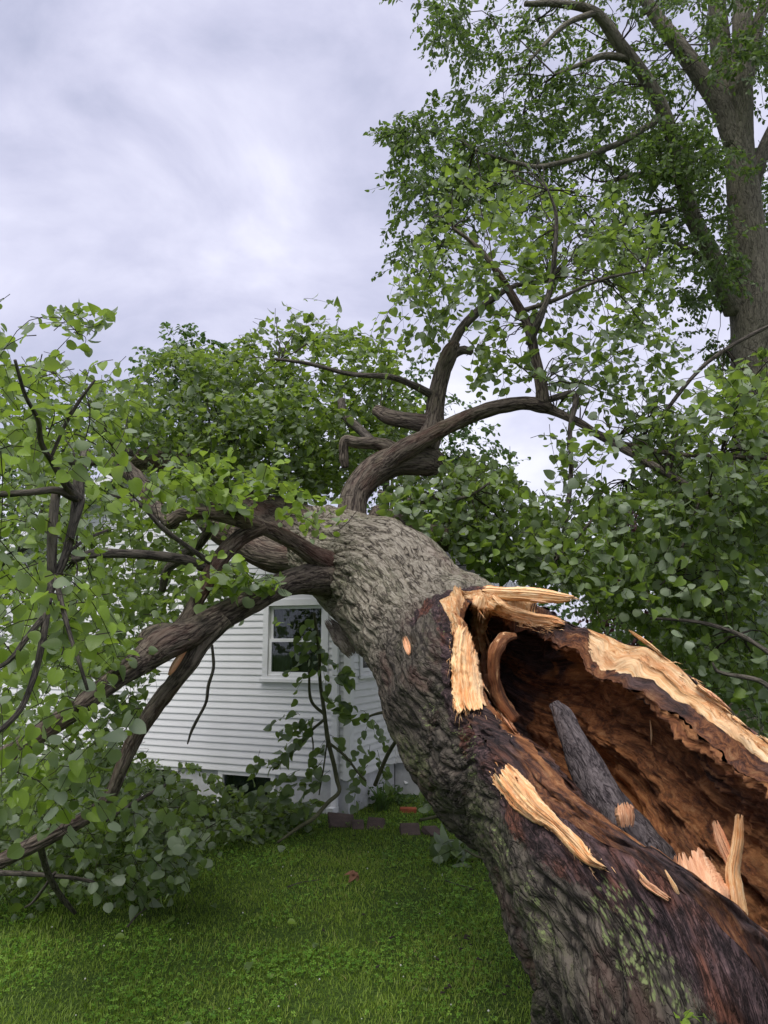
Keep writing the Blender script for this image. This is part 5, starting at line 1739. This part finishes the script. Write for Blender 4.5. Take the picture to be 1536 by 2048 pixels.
def strap_plant():
    r = root('lily_plant', tuple(G(762, 1622)), 'clump of bright green strap leaves in the bed before the house', 'plant')
    A = Acc()
    for k in range(34):
        az = rng.uniform(0, 2 * PI); L = rng.uniform(0.25, 0.42); lean = rng.uniform(0.15, 0.8)
        u = np.linspace(0, 1, 6)
        x = L * lean * u ** 1.6; z = L * (u - 0.45 * lean * u ** 2.4)
        w = 0.014 * (1 - u ** 3) + 0.001
        b0 = rng.normal(0, 0.05, 2)
        ca, sa = math.cos(az), math.sin(az)
        Lp = np.stack([b0[0] + x * ca - w * sa, b0[1] + x * sa + w * ca, z], 1)
        Rp = np.stack([b0[0] + x * ca + w * sa, b0[1] + x * sa - w * ca, z], 1)
        V = np.stack([Lp, Rp], 1).reshape(-1, 3)
        me = mk_mesh('leaf', V, [grid_faces(6, 2)], {'lc': np.full(12, rng.uniform(0.5, 1)), 'lv': np.zeros((12, 3)) + (1, 0, 0)})
        obj('leaf', me, M_back_leaf, r, local=True)


strap_plant()


def low_plant(name, label, px, py, n, spread, h, tint, size, mat=None, cat='plant'):
    g = G(px, py)
    r = root(name, tuple(g), label, cat)
    f = Foliage()
    for k in range(n):
        q = rng.normal(0, spread, 2)
        v = np.array((q[0], q[1], 0.15 + rng.random() * .3))
        f.spray(np.array((q[0] * .4, q[1] * .4, 0.02)), v, h * rng.uniform(.6, 1.1), int(rng.integers(4, 8)), size, 0.2, tint, .2, .2, .9, .002, .2)
    a = f.arrays()
    tag(obj('foliage', leaf_mesh('foliage', *a, TEMPL), mat or M_back_leaf, r, local=True), kind='stuff')
    tag(obj('stems', f.tw.mesh('stems'), M_twig, r, local=True), kind='stuff')


low_plant('bed_plant', 'dark leafy plant against the side wall foot', 735, 1602, 26, .25, .4, .25, .06)
low_plant('bed_plant', 'low plant tangle between the house corner and the strap leaves', 705, 1612, 22, .25, .35, .3, .05)
low_plant('bed_plant', 'small yellow green plant under the trunk by the brick', 795, 1612, 14, .2, .25, .6, .05)

# dry leaf, weed on the trunk foot
M_dry = leaf_mat('dry_leaf', (0.16, 0.07, 0.035), (0.28, 0.14, 0.08), (0.25, 0.14, 0.09), (0.2, 0.1, 0.05), .15, .7, False)
g = G(704, 1764)
A = Acc()
for k in range(5):
    TV, TF, lv = leaf_template(0.9, 0.6, .3)
    an = k * 1.25 + .3
    Vk = TV * (0.055, 0.075, 0.06)
    R_ = np.array([[math.cos(an), -math.sin(an), 0], [math.sin(an), math.cos(an), 0], [0, 0, 1]])
    A.add(Vk @ R_.T + (0, 0, 0.05), TF, lc=np.full(len(TV), .5), lv=lv)
o = obj('dry_leaf', A.mesh('dry_leaf'), M_dry); o.location = g + (0, 0, .02); o.rotation_euler = (.3, .5, 0)
tag(o, 'curled brown dry leaf lying alone on the lawn', 'dry leaf')

wd = surf_depth(1365, 2042) or 2.5
wp = P(1362, 2046, wd - 0.02)
r = root('weed_sprig', tuple(wp), 'bright green sprig growing at the foot of the broken trunk', 'weed')
f = Foliage()
for dx, dy, L_ in ((-15, -30, .06), (40, -18, .085), (15, -25, .06)):
    q = P(1362 + dx, 2046 + dy, wd - 0.05)
    f.spray(wp, q - wp, L_, 2, 0.034, 0.1, 0.95, .05, .1, .8, .0015, .1)
a = f.arrays()
lm = leaf_mesh('leaf', a[0] - wp, *a[1:], TEMPL)
tag(obj('foliage', lm, M_leaf, r, local=True), kind='stuff')
f.tw.V = [v - wp for v in f.tw.V]
obj('stem', f.tw.mesh('stem'), simple('weed_stem', (.12, .2, .04), .6), r, local=True)

# ------------------------------------------------------------------ standing trees behind
def tree_root(name, base, label, group=None):
    return root(name, tuple(base), label, 'tree', group)


def bole(r, base, pts, name, mat=M_tall, sides=40, step=0.08, lump=0.05):
    V, fs, b = tube(PX(pts), step, sides, lump, 2.0, True, rng.uniform(0, 30))
    return obj(name, mk_mesh(name, V - base, fs, {'bk': b}), mat, r, local=True)


def crown(r, base, f, mat, templ=TEMPL_LO, name='crown'):
    a = f.arrays()
    tag(obj(name, leaf_mesh(name, a[0] - base, *a[1:], templ), mat, r, local=True), kind='stuff')
    f.tw.V = [v - base for v in f.tw.V]
    tag(obj('twigs', f.tw.mesh('twigs'), M_twig, r, local=True), kind='stuff')


# tall tree at the right
D = 14.0
tb = P(1500, 1500, D); tb[2] = -0.2
tall = tree_root('tall_tree', tb, 'tall standing green tree with grey forked trunk rising beyond the fallen one')
zb = np.array([*tb, 0.5])
KT = np.concatenate([[zb], PX([(1506, 1000, D, 41), (1504, 740, D, 39), (1502, 600, D, 40), (1496, 500, D, 37), (1488, 400, D, 31), (1480, 310, D, 27), (1480, 220, D, 24), (1484, 100, D, 20), (1486, -120, D, 16)])])
V, fs, b = tube(KT, 0.08, 56, 0.05, 2.0, True, 3.0)
obj('trunk', mk_mesh('trunk', V - tb, fs, {'bk': b}), M_tall, tall, local=True)
for pts in ([(1470, 620, D, 22), (1446, 570, D - .2, 18), (1420, 500, D - .4, 17), (1388, 440, D - .6, 16), (1366, 360, D - .8, 15), (1340, 260, D - 1, 14), (1300, 170, D - 1.2, 13), (1240, 90, D - 1.4, 13), (1190, 25, D - 1.6, 10), (1120, 8, D - 1.8, 7), (1050, 8, D - 2, 5)],
            [(1470, 290, D, 20), (1440, 210, D, 20), (1400, 150, D, 18), (1356, 90, D, 16), (1310, 30, D, 13), (1270, -40, D, 11)],
            [(1470, 260, D + .2, 20), (1450, 160, D + .3, 20), (1440, 80, D + .3, 19), (1428, -60, D + .3, 16)],
            [(1500, 380, D, 18), (1520, 320, D, 14), (1545, 260, D, 12), (1580, 200, D, 9)],
            [(1490, 200, D, 10), (1510, 80, D, 12), (1530, 0, D, 10), (1550, -60, D, 8)],
            [(1500, 560, D, 16), (1525, 490, D, 12), (1560, 440, D, 9)]):
    bole(tall, tb, pts, 'limb', sides=24)
for pts in ([(1375, 375, D - .8, 9), (1340, 356, D - 1, 9), (1280, 350, D - 1.2, 7), (1230, 360, D - 1.5, 4)],
            [(1270, 120, D - 1.3, 8), (1210, 112, D - 1.5, 7), (1170, 125, D - 1.8, 5), (1110, 150, D - 2, 3)],
            [(1190, 25, D - 1.6, 7), (1130, 50, D - 2, 5), (1060, 120, D - 2.3, 3)],
            [(1330, 230, D - 1, 7), (1230, 290, D - 1.6, 6), (1100, 330, D - 2.2, 5), (1040, 328, D - 2.4, 4), (950, 300, D - 2.6, 3), (920, 280, D - 2.7, 2)],
            [(1340, 420, D - 1, 6), (1290, 430, D - 1.2, 5), (1200, 470, D - 1.4, 3)],
            [(1440, 560, D, 6), (1380, 500, D - .4, 5), (1300, 470, D - .8, 3)]):
    bole(tall, tb, pts, 'branch', sides=9)
fa = Foliage()
TANC = [P(*a) for a in ((1340, 260, D - 1), (1300, 170, D - 1.2), (1240, 90, D - 1.4), (1120, 8, D - 1.8), (1230, 360, D - 1.5), (1100, 330, D - 2.2), (1040, 328, D - 2.4), (950, 300, D - 2.6), (1200, 470, D - 1.4), (1300, 470, D - .8), (1060, 120, D - 2.3), (1110, 150, D - 2), (1356, 90, D), (1440, 80, D + .3), (1520, 320, D), (1450, 560, D), (1480, 420, D), (1388, 440, D - .6))]
for poly, n, dd, gp, tn in (
        ([(810, 30), (850, -60), (1600, -60), (1600, 120), (1350, 200), (1150, 200), (960, 180), (900, 110), (870, 60)], 1000, (-2.6, 3.0), .40, .36),
        ([(930, 190), (1150, 170), (1400, 220), (1480, 300), (1480, 560), (1400, 620), (1250, 560), (1100, 430), (950, 420), (830, 330), (780, 260), (800, 230), (930, 250)], 1300, (-2.4, 2.6), .36, .40),
        ([(790, 250), (900, 230), (1000, 350), (960, 480), (850, 520), (790, 380)], 230, (-3.0, -.5), .36, .5),
        ([(800, 450), (960, 430), (980, 560), (860, 640), (790, 560)], 100, (-3.0, -.5), .40, .45),
        ([(1150, 230), (1450, 240), (1450, 480), (1250, 480)], 170, (-2.6, 0.5), .36, .8),
        ([(1340, 500), (1600, 400), (1600, 740), (1440, 740), (1340, 640)], 150, (-.5, 2.5), .3, .35),
        ([(1500, 60), (1600, 60), (1600, 500), (1500, 450)], 140, (-1, 2.5), .3, .4)):
    for px, py in sample_poly(poly, int(n * .55)):
        p = P(px, py, D + rng.uniform(*dd))
        if noise3(p[None] * 1.1 + 70)[0] < gp - 0.40:
            continue
        if rng.random() < .13:
            a = min(TANC, key=lambda a_: np.linalg.norm(a_ - p) * rng.uniform(.75, 1.25))
            if .5 < np.linalg.norm(a - p) < 4.5:
                fa.runner(a, p, rng.uniform(.009, .02), .10, .08)
        ct = tn + .35 * noise3(p[None] * .7)[0]
        for k in range(int(rng.integers(2, 4))):
            v = rng.normal(0, 1, 3) * (1, 1, .6) + (-0.3, 0, -0.1)
            fa.spray(p + rng.normal(0, .12, 3), v, rng.uniform(.3, .55), int(rng.integers(11, 17)), 0.098, .35, ct, .2, .25, .6, .005, .6)
for V_ in fa.stem.V:
    fa.tw.add(V_, [grid_faces(9, 3, True)])
crown(tall, tb, fa, M_tall_leaf, TEMPL_NARROW)


def back_tree(name, label, px, py_base, d, lobes, n, size, tint, mat=M_back_leaf, trunk_r=0.14, group=None, cat='tree', nl=(9, 14), trunk_top=None):
    """lobes: image ellipses (cx, cy, rx, ry) that the crown fills at about depth d"""
    b = P(px, py_base, d); b[2] = float(terrain(b[1])) - 0.05
    r = root(name, tuple(b), label, cat, group)
    topy = min(l[1] for l in lobes) if trunk_top is None else trunk_top
    top = P(px + rng.uniform(-8, 8), topy, d)
    midp = (b + top) / 2 + rng.normal(0, 0.12, 3)
    V, fs, bb = tube(np.array([[*b, trunk_r], [*midp, trunk_r * .75], [*top, trunk_r * .25]]), 0.15, 16, 0.06, 2)
    obj('trunk', mk_mesh('trunk', V - b, fs, {'bk': bb}), M_tall, r, local=True)
    for lx, ly, rx, ry in lobes[:5]:
        s_ = b + (top - b) * rng.uniform(.35, .8)
        e_ = P(lx, ly, d + rng.uniform(-.6, .6))
        V, fs, bb = tube(np.array([[*s_, trunk_r * .4], [*((s_ + e_) / 2 + (0, 0, .15)), trunk_r * .28], [*e_, trunk_r * .1]]), 0.2, 8, 0.05, 2)
        obj('limb', mk_mesh('limb', V - b, fs, {'bk': bb}), M_tall, r, local=True)
    f = Foliage()
    area = sum(l[2] * l[3] for l in lobes)
    for lx, ly, rx, ry in lobes:
        for _ in range(int(n * rx * ry / area)):
            w_ = unit(rng.normal(0, 1, 3)) * rng.random() ** 0.42
            p = P(lx + w_[0] * rx, ly + w_[1] * ry, d + w_[2] * rx / F * d)
            if noise3(p[None] * 1.2 + 11)[0] < -0.28 or p[2] < terrain(p[1]) + .1:
                continue
            f.spray(p, w_ + rng.normal(0, .4, 3) + (0, 0, .1), rng.uniform(.35, .7) * size / .09, int(rng.integers(*nl)), size, .35, tint + .35 * noise3(p[None] * .8)[0], .2, .25, .7, .005, .5)
    crown(r, b, f, mat)
    return r


back_tree('garden_tree', 'upright fine-leaved green tree rising behind the white house', 385, 1350, 19, [(395, 700, 60, 60), (350, 760, 60, 70), (430, 780, 70, 80), (390, 880, 90, 90), (330, 900, 60, 60)], 420, .13, .6)
back_tree('garden_tree', 'green tree whose top shows between the house crown and the rising stem', 780, 1350, 20, [(790, 760, 55, 60), (760, 850, 80, 80), (880, 850, 60, 70), (820, 950, 110, 90), (930, 930, 70, 90)], 420, .13, .55)
back_tree('garden_tree', 'round light green tree far beyond the right leaf curtain', 1350, 1350, 20, [(1370, 950, 90, 60), (1320, 1030, 120, 80), (1430, 1000, 90, 80), (1250, 1060, 80, 60)], 520, .13, .75)
back_tree('garden_tree', 'dense mid green tree at the right edge behind the tall trunk', 1550, 1400, 16, [(1540, 1000, 110, 130), (1480, 1130, 110, 120), (1580, 1200, 120, 120)], 420, .12, .45)
back_tree('garden_tree', 'broad dark tree beyond the left side of the house', 60, 1400, 21, [(40, 900, 130, 110), (150, 880, 110, 90), (-60, 1000, 130, 130), (60, 1080, 160, 130)], 620, .13, .4)
back_tree('red_shrub', 'dark red leaved shrub behind the split trunk, half hidden by leaves', 1330, 1420, 11.5, [(1330, 1150, 130, 110), (1270, 1220, 110, 90), (1420, 1220, 110, 110), (1340, 1060, 80, 50)], 420, .07, .4, M_red_leaf, .05, cat='shrub')
# clipped dark hedge along the back of the yard
hb = np.array((5.0, 15.5, -0.2))
hedge = root('hedge', tuple(hb), 'tall dark green hedge closing the yard behind the split trunk', 'hedge')
f = Foliage()
for _ in range(1500):
    x = rng.uniform(0.4, 13); y = 15.5 + rng.normal(0, .5) + .05 * x; z = -.2 + 2.9 * rng.random() ** .8 + .3 * noise3(np.array([[x * .9, 0, 3]]))[0]
    f.spray(np.array((x, y, z)), rng.normal(0, 1, 3) + (0, -.6, .3), rng.uniform(.4, .7), int(rng.integers(8, 13)), .11, .3, .6 + .3 * noise3(np.array([[x, y, z]]))[0], .2, .25, .7, .005, .5)
crown(hedge, hb, f, M_back_leaf, name='foliage')
for x in np.arange(1.0, 13, 1.3):
    V, fs, bb = tube(np.array([[x, 15.5 + .05 * x, -.3, .05], [x + .1, 15.5 + .05 * x, 1.0, .04], [x, 15.4 + .05 * x, 2.3, .015]]), .15, 8, .05, 3)
    obj('stem', mk_mesh('stem', V - hb, fs, {'bk': bb}), M_tall, hedge, local=True)

# ------------------------------------------------------------------ lawn: grass blades and clover
def grass_mat(name, stops, trans):
    m, t = newmat(name)
    lc = t.attr('lc').outputs['Fac']
    col = t.colramp(lc, stops)
    b = t.n('ShaderNodeBsdfPrincipled', Base_Color=col, Roughness=0.5)
    b.inputs['Specular IOR Level'].default_value = 0.3
    tr = t.n('ShaderNodeBsdfTranslucent', Color=t.vmath('MULTIPLY', col, trans))
    ms = t.n('ShaderNodeMixShader', i0=0.42)
    t.set(ms, 'i1', b); t.set(ms, 'i2', tr)
    t.n('ShaderNodeOutputMaterial', Surface=ms)
    return m


M_grass = grass_mat('grass_blade', [(0.0, (0.10, 0.155, 0.020)), (0.45, (0.21, 0.315, 0.042)), (0.8, (0.32, 0.40, 0.075)), (0.93, (0.24, 0.28, 0.08)), (1.0, (0.36, 0.30, 0.14))], (1.3, 1.4, 0.9))
M_clover = grass_mat('clover_leaf', [(0.0, (0.06, 0.15, 0.016)), (0.5, (0.14, 0.30, 0.03)), (1.0, (0.28, 0.45, 0.07))], (1.2, 1.3, 0.8))


def lawn_points(n, y0=3.2, y1=11.0):
    # denser near the viewer, as blades thin out to the eye
    y = y0 + (y1 - y0) * rng.random(n) ** 1.5
    x = rng.uniform(-0.66, 0.62, n) * y
    return x, y


n = 260000
x, y = lawn_points(n)
dens = fbm(np.stack([x * 1.6, y * 1.6, 0 * x], 1), 3)
hf = np.clip(0.75 + 0.35 * fbm(np.stack([x * 2.3 + 9, y * 2.3, 0 * x], 1), 2), .45, 1.3)
k = rng.random(n) < np.clip(0.8 + .6 * dens, .25, 1)
x, y, hf, dens = x[k], y[k], hf[k], dens[k]
n = len(x)
z = ground_z(x, y)
h = hf * rng.uniform(0.018, 0.055, n)
wd_ = rng.uniform(0.0012, 0.0026, n) * (0.7 + .12 * y)
az = rng.uniform(0, 2 * PI, n)
ln_ = h * rng.uniform(0.2, 1.2, n)
lx, ly = np.cos(az) * ln_, np.sin(az) * ln_
sx, sy = -np.sin(az + rng.normal(0, .5, n)) * wd_, np.cos(az + rng.normal(0, .5, n)) * wd_
b0 = np.stack([x, y, z - .004], 1)
V = np.stack([b0 + np.stack([-sx, -sy, 0 * x], 1), b0 + np.stack([sx, sy, 0 * x], 1),
              b0 + np.stack([lx * .35 + sx * .8, ly * .35 + sy * .8, h * .6], 1), b0 + np.stack([lx * .35 - sx * .8, ly * .35 - sy * .8, h * .6], 1),
              b0 + np.stack([lx, ly, h], 1)], 1)
off = (np.arange(n) * 5)[:, None]
patch = fbm(np.stack([x * 1.1, y * 1.1, 0 * x + 5], 1), 3)
lc = np.clip(rng.normal(0.42, .2, n) + 0.28 * patch, 0, 0.9)
dry = rng.random(n) < np.clip(0.03 + .10 * (patch - .2), .015, .2)
lc[dry] = rng.uniform(.9, 1, dry.sum())
me = mk_mesh('grass', V.reshape(-1, 3), [np.array([[0, 1, 2, 3]]) + off, np.array([[3, 2, 4]]) + off], {'lc': np.repeat(lc, 5)})
tag(obj('grass', me, M_grass), 'short mown green lawn grass in front of the house', 'grass', kind='stuff')
# clover
n = 60000
x, y = lawn_points(n, 3.2, 10)
cp = fbm(np.stack([x * 1.2 + 30, y * 1.2, 0 * x], 1), 3) + 0.25 * noise3(np.stack([x * 6, y * 6, 0 * x], 1))
k = cp > rng.uniform(-.25, .35, n)
x, y = x[k], y[k]
n = len(x)
z = ground_z(x, y) + rng.uniform(.02, .055, n)
sz = rng.uniform(.006, .0125, n) * (0.85 + 0.06 * y)
acc = Acc()
a0 = rng.uniform(0, 2 * PI, n)
tl = rng.normal(0, .3, (n, 2))
lc = np.clip(rng.normal(.5, .25, n), 0, 1)
for j in range(3):
    a = a0 + j * 2.094
    c, s = np.cos(a), np.sin(a)
    pts = []
    for u, v, w_ in ((0, 0, 0), (.75, .5, .12), (1.05, 0, .0), (.75, -.5, .12)):
        dx, dy = (u * c - v * s) * sz, (u * s + v * c) * sz
        pts.append(np.stack([x + dx, y + dy, z + dx * tl[:, 0] + dy * tl[:, 1] + w_ * sz], 1))
    V = np.stack(pts, 1)
    off = (np.arange(n) * 4)[:, None]
    acc.add(V.reshape(-1, 3), [np.array([[0, 1, 2]]) + off, np.array([[0, 2, 3]]) + off], lc=np.repeat(lc, 4))
tag(obj('clover', acc.mesh('clover'), M_clover), 'clover and small broadleaf weeds growing through the lawn grass', 'ground cover', kind='stuff')

# clover heads and litter on the lawn
M_clover_head = simple('clover_head', (0.55, 0.55, 0.48), .8, .2, .15, 30)
A = Acc()
xs_, ys_ = lawn_points(150, 3.3, 9)
for x_p, y_p in zip(xs_, ys_):
    z_p = float(ground_z(np.array([x_p]), np.array([y_p]))[0]) + rng.uniform(.03, .05)
    r_ = rng.uniform(.004, .008)
    O = np.array([(1, 0, 0), (-1, 0, 0), (0, 1, 0), (0, -1, 0), (0, 0, 1), (0, 0, -1)]) * r_
    A.add(O + (x_p, y_p, z_p), [[(0, 2, 4), (2, 1, 4), (1, 3, 4), (3, 0, 4), (2, 0, 5), (1, 2, 5), (3, 1, 5), (0, 3, 5)]])
tag(obj('clover_heads', A.mesh('clover_heads'), M_clover_head), 'small white clover heads dotted over the lawn', 'clover', kind='stuff')
n = 70
xs_, ys_ = lawn_points(n, 3.4, 9.3)
z_ = ground_z(xs_, ys_) + .045
me = leaf_mesh('fallen_leaves', np.stack([xs_, ys_, z_], 1), rng.normal(0, 1, (n, 3)) * (1, 1, .15), rng.normal(0, .3, (n, 3)) + (0, 0, 1), rng.uniform(.03, .075, n), rng.uniform(.1, .9, n), TEMPL)
tag(obj('fallen_leaves', me, M_leaf), 'single torn green leaves scattered over the lawn', 'leaf litter', kind='stuff')
A = Acc()
for k in range(36):
    c_ = G(rng.uniform(880, 1090), rng.uniform(1690, 2040)) if k % 3 else G(rng.uniform(600, 1000), rng.uniform(1650, 1950))
    L_ = rng.uniform(.008, .024); w_ = L_ * rng.uniform(.2, .5)
    an = rng.uniform(0, 2 * PI); ca, sa = math.cos(an), math.sin(an)
    Q = np.array([(-L_, -w_, 0), (L_, -w_ * .6, .004), (L_ * .8, w_, 0), (-L_ * .9, w_ * .7, .006)])
    Q = np.concatenate([Q, Q + (0, 0, .008)])
    Q = np.stack([Q[:, 0] * ca - Q[:, 1] * sa, Q[:, 0] * sa + Q[:, 1] * ca, Q[:, 2]], 1)
    A.add(Q + c_ + (0, 0, .035), [[(3, 2, 1, 0), (4, 5, 6, 7), (0, 1, 5, 4), (1, 2, 6, 5), (2, 3, 7, 6), (3, 0, 4, 7)]])
tag(obj('bark_chips', A.mesh('bark_chips', False), M_twig), 'dark bark chips strewn in the grass beside the broken trunk', 'bark chips', kind='stuff')
